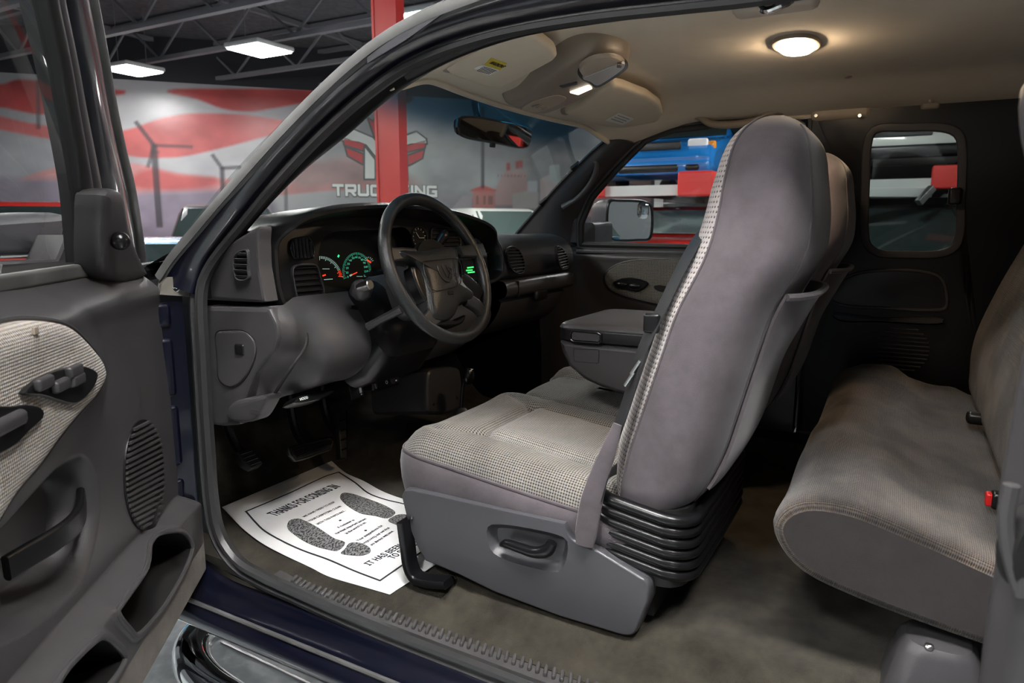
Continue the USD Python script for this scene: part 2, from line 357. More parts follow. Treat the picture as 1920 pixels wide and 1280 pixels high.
mat('concrete', {'tc': ('texture_coordinate', {}), 'mp': ('mapping', {'scale': (1.4, .5, 1.0), 'rotation': (0, 0, .5)}), 'n': ('noise_texture', {'scale': 2.2, 'detail': 9.0, 'roughness': .68}), 'n3': ('noise_texture', {'scale': 26.0, 'detail': 4.0}),
                 'r': ('rgb_ramp', {'ramp': [(.28, (.20, .235, .25)), (.5, (.31, .345, .36)), (.72, (.42, .45, .465))]}), 'rr': ('rgb_ramp', {'ramp': [(.3, (.10,) * 3), (.7, (.32,) * 3)]}),
                 'p': ('principled_bsdf', {'coat_weight': .4, 'coat_roughness': .08})},
    [('tc.object', 'mp.vector'), ('mp.vector', 'n.vector'), ('n.fac', 'r.fac'), ('r.color', 'p.base_color'), ('tc.object', 'n3.vector'), ('n3.fac', 'rr.fac'), ('rr.color', 'p.roughness')])
mat('mural', {'a': ('attribute', {'attribute': 'displayColor'}), 'p': ('principled_bsdf', {'roughness': .30, 'specular_ior_level': .5}), 'tc': ('texture_coordinate', {}), 'n': ('noise_texture', {'scale': 1.6, 'detail': 3.0}), 'b': ('bump', {'strength': .10, 'distance': .05})},
    [('a.color', 'p.base_color'), ('tc.object', 'n.vector'), ('n.fac', 'b.height'), ('b.normal', 'p.normal')])
def carpaint(name, c): plain(name, c, .35, coat_weight=1.0, coat_roughness=.04)
for nm, c in (('car_white', (.72, .73, .70)), ('car_red', (.60, .022, .016)), ('car_blue', (.008, .16, .48)), ('car_dark', (.016, .022, .030)), ('car_teal', (.01, .22, .42)), ('car_black', (.008, .008, .010)), ('car_silver', (.42, .46, .46))): carpaint(nm, c)
plain('car_window', (.02, .03, .03), .05)
plain('car_window_mid', (.07, .10, .095), .08)
plain('car_window_pale', (.30, .40, .38), .08)
plain('car_lamp', (.75, .77, .78), .08)
plain('car_amber', (.8, .28, .02), .15)
# ================================================================ the showroom
GZ, CEIL = -0.80, 4.25
def pd(px, py, d): return CAM + ray(px, py) * d
def struct(name, mesh, m, label, **k): return single(name, mesh, m, label, None, kind='structure', **k)
fl = grid(A([[(x, y, GZ) for y in np.linspace(-11, 22, 12)] for x in np.linspace(-13, 19, 12)]))
struct('floor', sheet(fl.vertices.reshape(12, 12, 3), .1, A([0, 0, -.1])), 'concrete', 'pale grey polished concrete showroom floor with streaks')
struct('ceiling', box((-13, -11, CEIL), (19, 22, CEIL + .15)), 'deck_paint', 'dark charcoal metal roof deck of the showroom')
struct('wall_rear', box((-13, -11.2, GZ), (19, -11, CEIL)), 'wall_light', 'plain grey wall behind the camera')
struct('wall_side', box((18.9, -11, GZ), (19.1, 22, CEIL)), 'wall_dark', 'dark wall behind the car lifts')
# bar joists run forward and aft under the deck
def joist(x, lab):
    t = thing('roof_joist', lab, 'joist', (x, 5, CEIL), kind='structure')
    y0, y1, zt, zb = -10.5, 21.5, CEIL - .06, CEIL - .70
    for z, nm in ((zt, 'top_chord'), (zb, 'bottom_chord')): obj(nm, box((x - .05, y0, z - .035), (x + .05, y1, z + .035)), 'beam_paint', t)
    n = 40; ys = np.linspace(y0 + .3, y1 - .3, n)
    for i in range(n - 1):
        if 4 < ys[i] < 19 and 2 < x < 10:
            a, b = (zb, zt) if i % 2 else (zt, zb)
            obj('web_bar', beam((x, ys[i], a), (x, ys[i + 1], b), .035, .035, (1, 0, 0)), 'beam_paint', t)
JX = [-1.5, 0., 1.45, 2.9, 4.35, 5.82, 7.25, 8.85, 10.3]
NTH = ('first', 'second', 'third', 'fourth', 'fifth', 'sixth', 'seventh', 'eighth', 'ninth')
for i, x in enumerate(JX): joist(x, f'dark painted open web roof joist, {NTH[i]} from the left of the showroom roof')
def purlin(y, lab):
    single('roof_purlin', box((-12, y - .04, CEIL - .10), (18, y + .04, CEIL - .02)), 'beam_paint', lab, 'purlin', kind='structure')
for i, y in enumerate((3.2, 6.4, 9.6, 12.8)): purlin(y, f'dark steel cross bar under the roof joists, {NTH[i]} ahead of the truck')
# high-bay lamps
LZ = 3.25
def lamp(p, lab, first=[None]):
    if first[0] is None:
        t = thing('ceiling_lamp', lab, 'lamp', p, group=None)
        x, y, z = p
        obj('housing', rbox(.70, .70, .07, .02, (x, y, z + .045)), 'white_steel', t)
        obj('diffuser', rbox(.64, .64, .02, .008, (x, y, z)), 'lamp_white', t)
        for sx in (-.25, .25): obj('hanger_wire', tube(A([(x + sx, y, z + .07), (x + sx, y, CEIL)]), .006, 6), 'beam_paint', t)
        first[0] = t; return t
    return copy_of(first[0], p, lab)
L1, L2, L3 = at(487, 95, z=LZ), at(250, 133, z=LZ), at(800, 38, z=LZ)
lamp(L1, 'bright square ceiling lamp left of the red column, above the mural flag')
lamp(L2, 'bright square ceiling lamp seen past the open door frame, leftmost of the three in view')
lamp(L3, 'bright square ceiling lamp just above the roof rail beside the red column')
added_lamps = []  # unseen lamps added for their light on mat, door and seats
for x, ys_ in ((-8.4, (-6.0, 3.2, 6.4)), (-5.4, (3.4, 6.6)), (-3.2, (.6, 4.2)), (-.8, (-.95, .3, 4.2)), (1.6, (6.6,)), (5.0, (-5.5, .5)), (9.5, (-5.5, .5, 6.0))):
    added_lamps.append([(x, y, LZ) for y in ys_])
for i, row in enumerate(added_lamps):
    for j, p in enumerate(row): tag(lamp(A(p), f'added square ceiling lamp out of view, {NTH[i]} row from the left, {NTH[j]} from the rear'), group='added ceiling lamps out of view')
# ---------------------------------------------------------------- mural wall
W0 = pd(0, 419, 12.96); W1 = pd(570, 419, 14.67); WU = unit(W1 - W0); WU[2] = 0; WU = unit(WU)
WF = Frame((W0[0], W0[1], 0), WU, (0, 0, 1))                       # u along the wall, v = z, w towards the room
if (CAM - W0) @ WF.w < 0: WF.w = -WF.w
WN = WF.w
def wl(px, py): return WF.px(px, py)
MT = 3.45
struct('wall_back', cat(place(box((-6, GZ, -.25), (24, CEIL, -.04)), WF)), 'wall_dark', 'dark wall carrying the flag mural')
du = .028; us = np.arange(-4.0, 18.0, du); vs = np.arange(GZ, MT, du)
UU, VV = np.meshgrid(us, vs, indexing='ij'); P2 = np.column_stack([UU.ravel(), VV.ravel()])
f1 = meshkit.fbm(np.column_stack([P2[:, 0] * .55, P2[:, 1] * 1.1, np.zeros(len(P2))]), 5, 3)
f2 = meshkit.fbm(np.column_stack([P2[:, 0] * 1.7, P2[:, 1] * 2.4, np.ones(len(P2))]), 4, 9)
g = np.clip((f1 - .5) * 3.0, -1, 1)[:, None]; g2 = np.clip((f2 - .5) * 3, -1, 1)[:, None]
col = A([.38, .385, .41]) + g * A([.12, .12, .11]) + g2 * .05
ua, _ = wl(640, 300); ub, _ = wl(900, 300)
storm = sstep(ua, ub, P2[:, 0])[:, None]
col = col * (1 - storm) + storm * (A([.31, .325, .335]) + g * .13 + g2 * .06)
low = sstep(.55, .2, P2[:, 1] + .12 * g[:, 0])[:, None]
col = col * (1 - low) + low * (A([.20, .18, .23]) + g2 * .05)
def Z1(L): return A([(a / 2.977, b / 2.977) for a, b in L])
def paint(px, c, soft=.05, shade=.25, sm=True):
    global col
    q = A([wl(a, b) for a, b in px]); q = curve(q, 90, True) if sm else q; pl = Polygon(q).buffer(0)
    inside = shapely.contains_xy(pl, P2[:, 0], P2[:, 1]); idx = np.nonzero(inside)[0]
    if soft:
        b = pl.buffer(soft); cand = np.nonzero(shapely.contains_xy(b, P2[:, 0], P2[:, 1]))[0]
        d = shapely.distance(shapely.points(P2[cand]), pl); w = np.clip(1 - d / soft, 0, 1)
    else: cand, w = idx, np.ones(len(idx))
    cc = A(c) * (1 + shade * g2[cand]); col[cand] = col[cand] * (1 - w[:, None]) + cc * w[:, None]
RED, RED2, PINK = (.44, .055, .055), (.50, .12, .12), (.55, .26, .26)
paint(Z1([(-300, 440), (0, 475), (100, 448), (240, 462), (380, 490), (640, 505), (700, 512), (600, 530), (480, 570), (360, 610), (230, 630), (0, 590), (-300, 560)]), RED)
paint(Z1([(940, 508), (1300, 500), (1750, 505), (2300, 530), (2300, 560), (1750, 560), (1560, 590), (1400, 615), (1250, 600), (1100, 545)]), RED)
paint(Z1([(-200, 610), (0, 655), (150, 690), (420, 735), (660, 800), (900, 868), (760, 868), (600, 835), (400, 790), (180, 750), (0, 715), (-200, 680)]), RED2)
paint(Z1([(600, 770), (760, 715), (900, 665), (1050, 640), (1250, 640), (1450, 655), (1700, 712), (1500, 750), (1250, 815), (1000, 868), (860, 868), (720, 835)]), RED2)
paint(Z1([(100, 1012), (300, 945), (480, 918), (760, 918), (950, 968), (1300, 1005), (1700, 1010), (2050, 930), (2300, 900), (2300, 1010), (1800, 1060), (1400, 1090), (1150, 1065), (900, 1070), (740, 1085), (600, 1050), (400, 1000), (250, 1010)]), PINK)
paint(Z1([(820, 960), (1000, 990), (1200, 1010), (1100, 1040), (880, 1045), (740, 1020)]), RED2, .12)
paint(Z1([(-400, 1010), (0, 1015), (420, 1040), (560, 1100), (900, 1090), (1500, 1120), (1500, 1300), (-400, 1300)]), (.24, .21, .27), .15)
def Z6(L): return A([(560 + a / 5.333, 160 + b / 5.333) for a, b in L])
paint(Z6([(-100, 820), (250, 800), (520, 760), (1120, 880), (1500, 900), (1700, 960), (1500, 1010), (1100, 930), (500, 930), (0, 960)]), (.40, .27, .27), .2)
paint(Z6([(1100, 640), (1350, 700), (1700, 760), (1900, 860), (1500, 900), (1100, 840)]), (.42, .46, .45), .25)
def Z5(L): return A([(860 + a / 6.4, 280 + b / 6.4) for a, b in L])
paint(Z5([(-350, 120), (0, 60), (250, 190), (430, 300), (470, 470), (200, 460), (-350, 420)]), (.36, .39, .40), .3)
paint(Z5([(-500, 700), (0, 620), (900, 640), (2600, 640), (2600, 1200), (-500, 1200)]), (.26, .25, .28), .3)
bl = [([(450, 660), (450, 480), (580, 250), (815, 265), (810, 400), (850, 420), (850, 660)], (.46, .33, .32)), ([(185, 740), (185, 490), (430, 490), (430, 700)], (.50, .22, .20)), ([(150, 492), (300, 435), (450, 492)], (.52, .12, .10)),
      ([(840, 385), (945, 385), (945, 640), (840, 640)], (.50, .53, .58)), ([(660, 540), (800, 510), (960, 520), (950, 700), (660, 700)], (.44, .44, .42)), ([(990, 360), (1100, 310), (1110, 200), (1210, 190), (1220, 640), (990, 640)], (.52, .46, .46)),
      ([(1100, 360), (1105, 200), (1210, 190), (1225, 420)], (.42, .52, .50)), ([(1300, 560), (1560, 520), (1900, 560), (2300, 540), (2300, 800), (1300, 800)], (.60, .42, .42)), ([(-60, 700), (60, 560), (160, 560), (150, 740)], (.36, .33, .36))]
for q, c in bl: paint(Z5(q), c, .03, .12, False)
for k in range(9): paint(Z5([(470 + 40 * k, 300), (492 + 40 * k, 300), (492 + 40 * k, 330), (470 + 40 * k, 330)]), (.33, .22, .22), 0, .1, False)
for q in ([(300, 560), (330, 560), (330, 660), (300, 660)], [(365, 560), (410, 560), (410, 660), (365, 660)], [(215, 560), (250, 560), (250, 660), (215, 660)]): paint(Z5(q), (.26, .15, .14), 0, .1, False)
for a, b in ((590, 170), (700, 150), (740, 140)): paint(Z5([(a, b), (a + 25, b), (a + 25, b + 70), (a, b + 70)]), (.40, .08, .08), .04, .1, False)
def strip(px0, px1, w, c=(.035, .035, .045)):
    a, b = wl(*px0), wl(*px1); t = unit(b - a); n = A([-t[1], t[0]]) * w / 2
    pl = [a + n, b + n, b - n, a - n]; q = Polygon(pl); i = np.nonzero(shapely.contains_xy(q.buffer(du * 1.2), P2[:, 0], P2[:, 1]))[0]; dd = shapely.distance(shapely.points(P2[i]), q); k_ = np.clip(1 - dd / du, 0, 1)[:, None] * .85 * min(1, w / .05); col[i] = col[i] * (1 - k_) + A(c) * k_
for a, b, w in (((288, 272), (299, 425), .09), ((288, 272), (254, 228), .05), ((288, 272), (360, 275), .04), ((288, 275), (277, 312), .04), ((282, 285), (297, 285), .03), ((416, 315), (418, 366), .06), ((416, 315), (398, 290), .045), ((416, 315), (451, 313), .045),
                ((70, 150), (71, 240), .04), ((536, 350), (537, 420), .04), ((906, 200), (906, 352), .05)): strip(a, b, w)
col = np.clip(col * .86, .01, .9)
mp = usdkit.mesh(stage, '/World/wall_mural', grid(WF(np.dstack([UU, VV, np.full_like(UU, -.035)]))), M['mural'])
pv = UsdGeom.PrimvarsAPI(mp).CreatePrimvar('displayColor', Sdf.ValueTypeNames.Color3fArray, 'vertex'); pv.Set([Gf.Vec3f(*map(float, c)) for c in col])
tag(mp, 'printed wall mural of waving red and white flag stripes, wind turbines and pale town buildings', 'mural')
# emblem and lettering on the mural
em = thing('wall_emblem', 'winged red and white crown emblem printed on the mural behind the red column', 'emblem', WF(A([*wl(724, 250), 0])))
cx = wl(560 + 872 / 5.333, 300)[0]
def emb(L, m, nm, w=.0, mirror=True):
    q = A([wl(*p) for p in Z6(L)])
    for s in ((1, -1) if mirror else (1,)):
        p = q.copy()
        if s < 0: p[:, 0] = 2 * cx - p[:, 0]
        big = A(Polygon(p).buffer(.035, join_style=2).exterior.coords)[:-1]
        for pts, mm, h, n2 in ((big, 'emblem_dark', .004, nm + '_outline'), (p, m, .012, nm)):
            obj(n2, plate(pts, [(0, -.033), (0, h - .02 + w)], WF), mm, em)
plain('emblem_dark', (.10, .11, .11), .5); plain('emblem_white', (.62, .66, .65), .45); plain('emblem_red', (.50, .05, .06), .45); plain('letter_white', (.72, .75, .74), .4)
emb([(440, 545), (445, 505), (540, 440), (740, 525), (872, 690), (872, 830), (680, 590), (600, 560)], 'emblem_white', 'wing')
emb([(665, 625), (758, 745), (758, 930), (665, 930)], 'emblem_white', 'bar', .002)
emb([(445, 515), (655, 590), (640, 645), (462, 590)], 'emblem_red', 'feather')
emb([(475, 625), (640, 690), (640, 780), (495, 700)], 'emblem_red', 'feather')
emb([(705, 340), (745, 370), (780, 318), (825, 370), (872, 320), (872, 505), (765, 510)], 'emblem_red', 'crown', .004)
sg = thing('wall_lettering', 'white TRUCK KING lettering on the mural behind the steering wheel', 'lettering', WF(A([*wl(625, 367), 0])))
a0, a1 = wl(624, 367), wl(820, 367)
STROKES = {'T': (1.1, [[(0, .89), (1.1, .89)], [(.55, .9), (.55, 0)]]), 'R': (1.1, [[(.12, 0), (.12, .89), (.95, .89), (.99, .84), (.99, .50), (.95, .45), (.12, .45)], [(.55, .45), (1.0, .0)]]), 'U': (1.1, [[(.12, 1), (.12, .18), (.2, .11), (.9, .11), (.98, .18), (.98, 1)]]),
           'C': (1.08, [[(1.08, .89), (.2, .89), (.12, .82), (.12, .18), (.2, .11), (1.08, .11)]]), 'K': (1.1, [[(.12, 1), (.12, 0)], [(.12, .5), (.45, .5), (1.0, 1.0)], [(.45, .5), (1.02, 0)]]), 'I': (.24, [[(.12, 1), (.12, 0)]]),
           'N': (1.12, [[(.12, 0), (.12, .95), (1.0, .05), (1.0, 1)]]), 'G': (1.1, [[(1.06, .89), (.2, .89), (.12, .82), (.12, .18), (.2, .11), (.98, .11), (.98, .48), (.55, .48)]])}
tot = sum(STROKES[c][0] + .14 if c != ' ' else .45 for c in 'TRUCK KING') - .14; k = (a1[0] - a0[0]) / tot; pos = 0.0; hh_ = wl(720, 346)[1] - wl(720, 368)[1]
for ch in 'TRUCK KING':
    if ch == ' ': pos += .45; continue
    g = shapely.union_all([LineString(L).buffer(.125, cap_style=2, join_style=2) for L in STROKES[ch][1]]).intersection(shapely.box(-.05, 0, 1.3, 1.0))
    for mm, nm, grow, d0, d1, ox, oy in (('emblem_dark', 'letter_outline', .07, -.034, -.022, .02, -.03), ('letter_white', 'letter', 0, -.030, -.012, 0, 0)):
        q = g.buffer(grow, join_style=2); q = max(getattr(q, 'geoms', [q]), key=lambda r: r.area); m = trimesh.creation.extrude_polygon(q, d1 - d0, engine='earcut'); v = m.vertices
        m.vertices = WF(np.column_stack([(v[:, 0] + ox + pos) * k + a0[0], (v[:, 1] + oy) * hh_ + a0[1], v[:, 2] + d0])); obj(nm, fix(m), mm, sg, smooth=False)
    pos += STROKES[ch][0] + .14
# ---------------------------------------------------------------- red column
c0 = at(738, 419, x=.0) - CAM; c0 = CAM + c0 / (c0 @ FWD) * 6.3
ct = thing('column', 'bright red painted steel roof column standing in front of the mural', 'column', (c0[0], c0[1], GZ))
hs = .098
prof = A([(-hs, -hs), (hs, -hs), (hs, -hs + .02), (.012, -hs + .02), (.012, hs - .02), (hs, hs - .02), (hs, hs), (-hs, hs), (-hs, hs - .02), (-.012, hs - .02), (-.012, -hs + .02), (-hs, -hs + .02)])
cf = Frame((c0[0], c0[1], GZ), unit(A([1, .35, 0])), (-.35, 1, 0))
obj('shaft', place(cat(box((-hs, -hs, .02), (hs, hs, CEIL - GZ)), ), cf), 'red_paint', ct)
for s in (-1, 1): obj('flange', place(box((-hs - .014, s * hs - .010, .02), (hs + .014, s * hs + .010, CEIL - GZ)), cf), 'red_paint', ct)
obj('base_plate', place(box((-.24, -.24, 0), (.24, .24, .025)), cf), 'red_paint', ct)
# ---------------------------------------------------------------- parked cars
def car(name, label, p, head, paint_, style, roof=None, z0=GZ, glass='car_window', W=1.85, lower=None, scale=1.0, hood=None):
    p = A([p[0], p[1], z0]); t = thing(name, label, 'car' if style != 'pickup' else 'pickup truck', p)
    fr = Frame(p, head, np.cross([0, 0, 1], head))
    def PL(prof, w, r, tap=0.0):                                    # side profile extruded across the width
        q = A(prof) * scale; hw = w / 2; S = []
        for yy, ins in ((-hw, r), (-hw + r * .35, r * .3), (-hw + r, 0), (hw - r, 0), (hw - r * .35, r * .3), (hw, r)):
            qi = inset(q, ins); S.append(np.column_stack([qi[:, 0], np.full(len(qi), yy), qi[:, 1]]))
        S = A(S)
        if tap: zz = S[..., 2]; z_lo, z_hi = q[:, 1].min(), q[:, 1].max(); S[..., 1] *= 1 - tap * (zz - z_lo) / (z_hi - z_lo)
        m = loft(S, False); k = len(q)
        cp = plate(q, [(r, 0)], back=False); 
        e = []
        for row, fl in ((0, 0), (-1, 1)):
            c = trimesh.Trimesh(S[row], trimesh.creation.triangulate_polygon(Polygon(S[row][:, [0, 2]]), engine='earcut')[1] if False else _ear(S[row][:, [0, 2]]), process=False); e.append(c)
        m = cat(m, *e); m.vertices = fr(m.vertices); return m
    tall = style != 'coupe'
    if tall:
        by, cy = hood or 1.12, (1.86 if style == 'suv' else 1.84)
        body = [(-2.45, .45), (-2.5, .8), (-2.45, by), (.95, by), (1.6, by - .02), (2.3, by - .12), (2.45, .9), (2.45, .45), (1.9, .36), (-2.0, .36)]
        if style == 'suv': cab = [(-2.35, by - .02), (-2.2, cy - .12), (-2.0, cy - .01), (-1.2, cy), (-.1, cy - .01), (.12, cy - .06), (1.0, by - .02)]
        else: cab = [(-.95, by - .02), (-.85, cy - .12), (-.72, cy - .01), (-.4, cy), (.1, cy - .01), (.3, cy - .07), (1.0, by - .02)]
        xt = cab[-2][0]; ws = ((.99, by + .03), (xt + .035, cy - .09)); sw = (cab[0][0] + .25, .62, by + .03, cy - .14, .12); lz = .86
    else:
        by, cy = .90, 1.34
        body = [(-2.2, .40), (-2.28, .62), (-2.2, .95), (-1.3, .97), (.7, .93), (1.5, .84), (2.1, .70), (2.28, .55), (2.28, .28), (1.9, .20), (-1.9, .22)]
        cab = [(-1.75, .94), (-1.1, cy - .10), (-.7, cy), (-.2, cy), (.1, cy - .06), (.95, .90)]
        ws = ((.92, .93), (.12, cy - .07)); sw = (-1.25, .55, .97, cy - .11, .1); lz = .66
    obj('body', PL(curve(A(body), 46, True, True), W, .12), paint_, t)
    obj('cabin', PL(curve(A(cab), 40, True, True), W * .92, .10, .22), roof or paint_, t)
    def quad(a, b, wa, wb, h=.012):                                 # a pane across the car from side-profile point a up to b
        a, b = A(a) * scale, A(b) * scale; n = A([b[1] - a[1], a[0] - b[0]]); n = n / np.linalg.norm(n) * np.sign(n[1] if abs(n[1]) > 1e-9 else 1)
        G = []
        for s in np.linspace(-1, 1, 9):
            G.append([(a[0] + n[0] * .02 - .06 * s * s, s * wa, a[1] + n[1] * .02), (b[0] + n[0] * .02 - .05 * s * s, s * wb, b[1] + n[1] * .02)])
        return sheet(fr(A(G)), h)
    obj('windshield', quad(*ws, W * .43, W * .345), glass, t)
    for s in (-1, 1):
        x0, x1, z0_, z1_, sl = sw; yb, yt = s * (W * .46 + .004), s * (W * .46 * .80 + .012)
        q = A([[(x0, yb, z0_), (x0 + .12, yt, z1_)], [(x1, yb, z0_), (x1 - (z1_ - z0_) * .9, yt, z1_)]]); obj('side_window', sheet(fr(q), .012), glass, t)
    for s in (-1, 1):
        for xx in (1.45, -1.45):
            R = (.39 if tall else .33); c = fr(A([xx, s * (W / 2 - .1), R])); ax = fr.v
            q = ell(1, 1, 28); ring = []
            for rr, yy in ((R * .62, .10), (R * .9, .115), (R, .08), (R, -.08), (R * .9, -.115), (R * .62, -.10)): ring.append(fr(np.column_stack([q[:, 0] * rr + xx, np.full(28, s * (W / 2 - .1) + yy), q[:, 1] * rr + R])))
            obj('tyre', loft(A(ring)), 'tyre', t)
            ring = [fr(np.column_stack([q[:, 0] * rr + xx, np.full(28, s * (W / 2 - .1 + yy)), q[:, 1] * rr + R])) for rr, yy in ((R * .64, .09), (R * .62, .11), (R * .5, .10), (R * .2, .085))]
            obj('wheel_rim', loft(A(ring)), 'steel', t)
    xf = body[7][0] if tall else 2.28
    obj('grille', place(rbox(.06, W * .5, .22 if tall else .12, .02, (xf - .0, 0, lz + .0)), fr), 'plastic_black', t)
    for s in (-1, 1):
        obj('headlamp', place(rbox(.10, W * .16, .17, .03, (xf - .045 - (0 if tall else .14), s * W * .36, lz + .02)), fr), 'car_lamp', t)
        obj('indicator', place(rbox(.10, .10, .12, .02, (xf - .12 - (0 if tall else .14), s * W * .465, lz + .01)), fr), 'car_amber', t)
    obj('bumper', place(rbox(.16, W * .98, .20, .05, (xf + .02, 0, .52 if tall else .34)), fr), lower or ('chrome' if tall else paint_), t)
    if not tall:
        obj('air_intake', place(rbox(.10, W * .5, .11, .03, (xf + .075, 0, .33)), fr), 'plastic_black', t)
        for s in (-1, 1): obj('fog_lamp_recess', place(rbox(.10, .22, .10, .03, (xf + .06, s * W * .36, .33)), fr), 'plastic_black', t)
    return t
def _ear(P):
    import mapbox_earcut as me
    return me.triangulate_float64(np.ascontiguousarray(P), A([len(P)], np.uint32)).reshape(-1, 3)
HW = A([WN[0], WN[1], 0]); HX = A([-1.0, 0, 0])
def gp(px, d): q = pd(px, 419, d); return q
car('parked_pickup', 'white parked pickup truck with a bright red roof seen past the open door', gp(40, 8.6) - HW * .6, HW, 'car_white', 'pickup', roof='car_red')
car('parked_suv', 'dark green parked truck with chrome trim between the open door and the windshield pillar', gp(424, 11.2) - HW * .3, HW, 'car_dark', 'suv')
car('parked_coupe', 'low teal blue parked car whose roof shows beside the mirror sail of the open door', gp(340, 6.6), HW, 'car_teal', 'coupe', scale=1.06)
car('parked_suv', 'white parked truck seen through the windshield above the dashboard at the passenger side', gp(972, 12.9) - HW * .9, unit(HW + A([.12, -.1, 0])), 'car_white', 'suv', glass='car_window_mid')
car('parked_suv', 'white parked truck whose roof only just shows above the instrument hood', gp(690, 11.4) - HW * .9, HW, 'car_white', 'suv')
car('parked_suv', 'teal parked truck behind the camera, reflected in the passenger mirror', (2.35, -8.2), A([.12, .99, 0]), 'car_teal', 'suv', glass='car_window_mid', hood=1.3)
# two four-post car lifts with cars on and under them
def lift(lab, xq, y0, y1, z, posts, caps):
    t = thing('car_lift', lab, 'car lift', (xq, (y0 + y1) / 2, GZ))
    for k, x in enumerate((xq, xq + 4.4)):
        obj('cross_beam', box((x - .09, y0, z - .17), (x + .09, y1, z - .02)), 'white_steel', t)
        for y in (y0, y1):
            obj('post', box((x - .1, y - .1, GZ), (x + .1, y + .1, z + .2)), 'white_steel', t)
    for y in caps: obj('post_cover', rbox(.34, .50, .34, .03, (xq - .12, y, z - .02)), 'red_paint', t)
    for y in ((y0 * .75 + y1 * .25), (y0 * .25 + y1 * .75)):
        obj('runway', box((xq + .10, y - .25, z - .17), (xq + 4.8, y + .25, z - .10)), 'car_black', t); obj('runway_stop', box((xq + .10, y - .27, z - .10), (xq + .16, y + .27, z - .04)), 'beam_paint', t)
    return t
xl = pd(1230, 355, 10.4)
zl = at(1230, 345, x=xl[0])[2]
lift('four post car lift with red post covers, holding the blue coupe', xl[0], at(1430, 355, x=xl[0])[1], at(1078, 355, x=xl[0])[1], zl, False, (at(1312, 355, x=xl[0])[1], at(1110, 355, x=xl[0])[1]))
yb = at(1222, 300, x=xl[0] + .3)[1]
car('lifted_coupe', 'glossy blue coupe raised on the lift behind the passenger window', (xl[0] + 2.5, yb), HX, 'car_blue', 'coupe', z0=zl - .10)
car('red_pickup', 'bright red pickup truck parked beneath the blue coupe, behind the door mirror', (xl[0] + 1.7, at(1205, 400, x=xl[0])[1] - .15), HX, 'car_red', 'pickup', glass='car_window_pale', W=2.1, hood=1.36)
x2 = pd(1700, 345, 10.8)[0]
z2 = at(1700, 333, x=x2)[2]
lift('second four post car lift seen through the rear passenger window', x2, at(1840, 340, x=x2)[1], at(1500, 340, x=x2)[1], z2, False, (at(1782, 335, x=x2)[1],))
single('lift_rail', beam(pd(1620, 361, 10.6), pd(1742, 361, 10.6), .16, .14), 'white_steel', 'pale steel rail below the cross beam in the rear passenger window', 'rail')
single('lift_brace', beam(pd(1748, 352, 10.4), pd(1722, 380, 10.4), .10, .10), 'steel', 'short diagonal steel brace at the end of the pale rail', 'brace')
car('lifted_truck', 'white truck with black lower bumper raised on the second lift', (x2 + 2.8, at(1680, 300, x=x2)[1]), HX, 'car_white', 'suv', z0=z2 - .10, lower='plastic_black')
car('black_suv', 'black parked truck under the second lift in the rear passenger window', (x2 + .2, at(1700, 400, x=x2)[1]), HX, 'car_black', 'suv', W=2.0)
# ================================================================ the truck's cab
def fx(z): return .13 * sstep(.5, 1.1, z)
def side(px, py, off=0.0, mirror=False):
    """where the ray meets the driver's (or, mirrored, the passenger's) body side, which leans inwards above the belt"""
    z = .5
    for _ in range(12):
        x = fx(z) + off; p = at(px, py, x=1.6 - x if mirror else x); z = .5 * z + .5 * p[2]
    return p
def sides(L, off=0.0, mirror=False): return A([side(a, b, off, mirror) for a, b in L])
cab = thing('truck_cab', 'dark blue extended cab truck body with its roof, pillars, door opening, carpet and grey trim', 'truck')
X = A([1.0, 0, 0])
# carpet with a centre tunnel and a toe board
def cz(x, y): return .10 * sstep(.56, .70, x) * sstep(1.06, .92, x) * sstep(.55, .85, y) + .42 * sstep(1.54, 1.90, y) - .064 * sstep(.23, .066, x)
xs, ys = np.concatenate([np.linspace(.066, .25, 14), np.linspace(.28, 1.57, 50)]), np.concatenate([np.linspace(-.66, 1.40, 70), np.linspace(1.43, 1.80, 18)])
G = A([[(x, y, cz(x, y) + .004 * meshkit.noise(A([x * 9, y * 9, 0]))) for y in ys] for x in xs])
obj('carpet', sheet(G, .03, A([0, 0, -.03])), 'carpet', cab)
# sill plate with its row of moulded ridges
yy = np.linspace(-.62, 1.22, 80)
sec = A([(-.012, -.018), (-.010, -.006), (-.004, -.001), (.016, .0), (.020, -.006), (.026, -.006), (.030, .0), (.062, .001), (.066, -.004), (.070, -.026), (.05, -.036), (0, -.036)])
sillz = lambda y: -.0605 + .0135 * (y - .553)
fadex = lambda y: .02 * sstep(1.10, 1.22, y)
S = A([[(a + fadex(y), y, b + sillz(y)) for a, b in sec] for y in yy]); plain('plastic_sill', (.075, .071, .072), .27, tone=.15); sill = obj('sill_plate', loft(S), 'plastic_sill', cab)
for i, y in enumerate(np.arange(.30, 1.17, .0165)):
    m = rbox(.028, .0075, .010, .003, (0, 0, 0)); T = trimesh.transformations.rotation_matrix(math.radians(20), (0, 0, 1)); m.apply_transform(T); m.apply_translation((.056 + fadex(y), y, sillz(y) + .0035)); obj('sill_ridge', m, 'plastic_sill', sill)
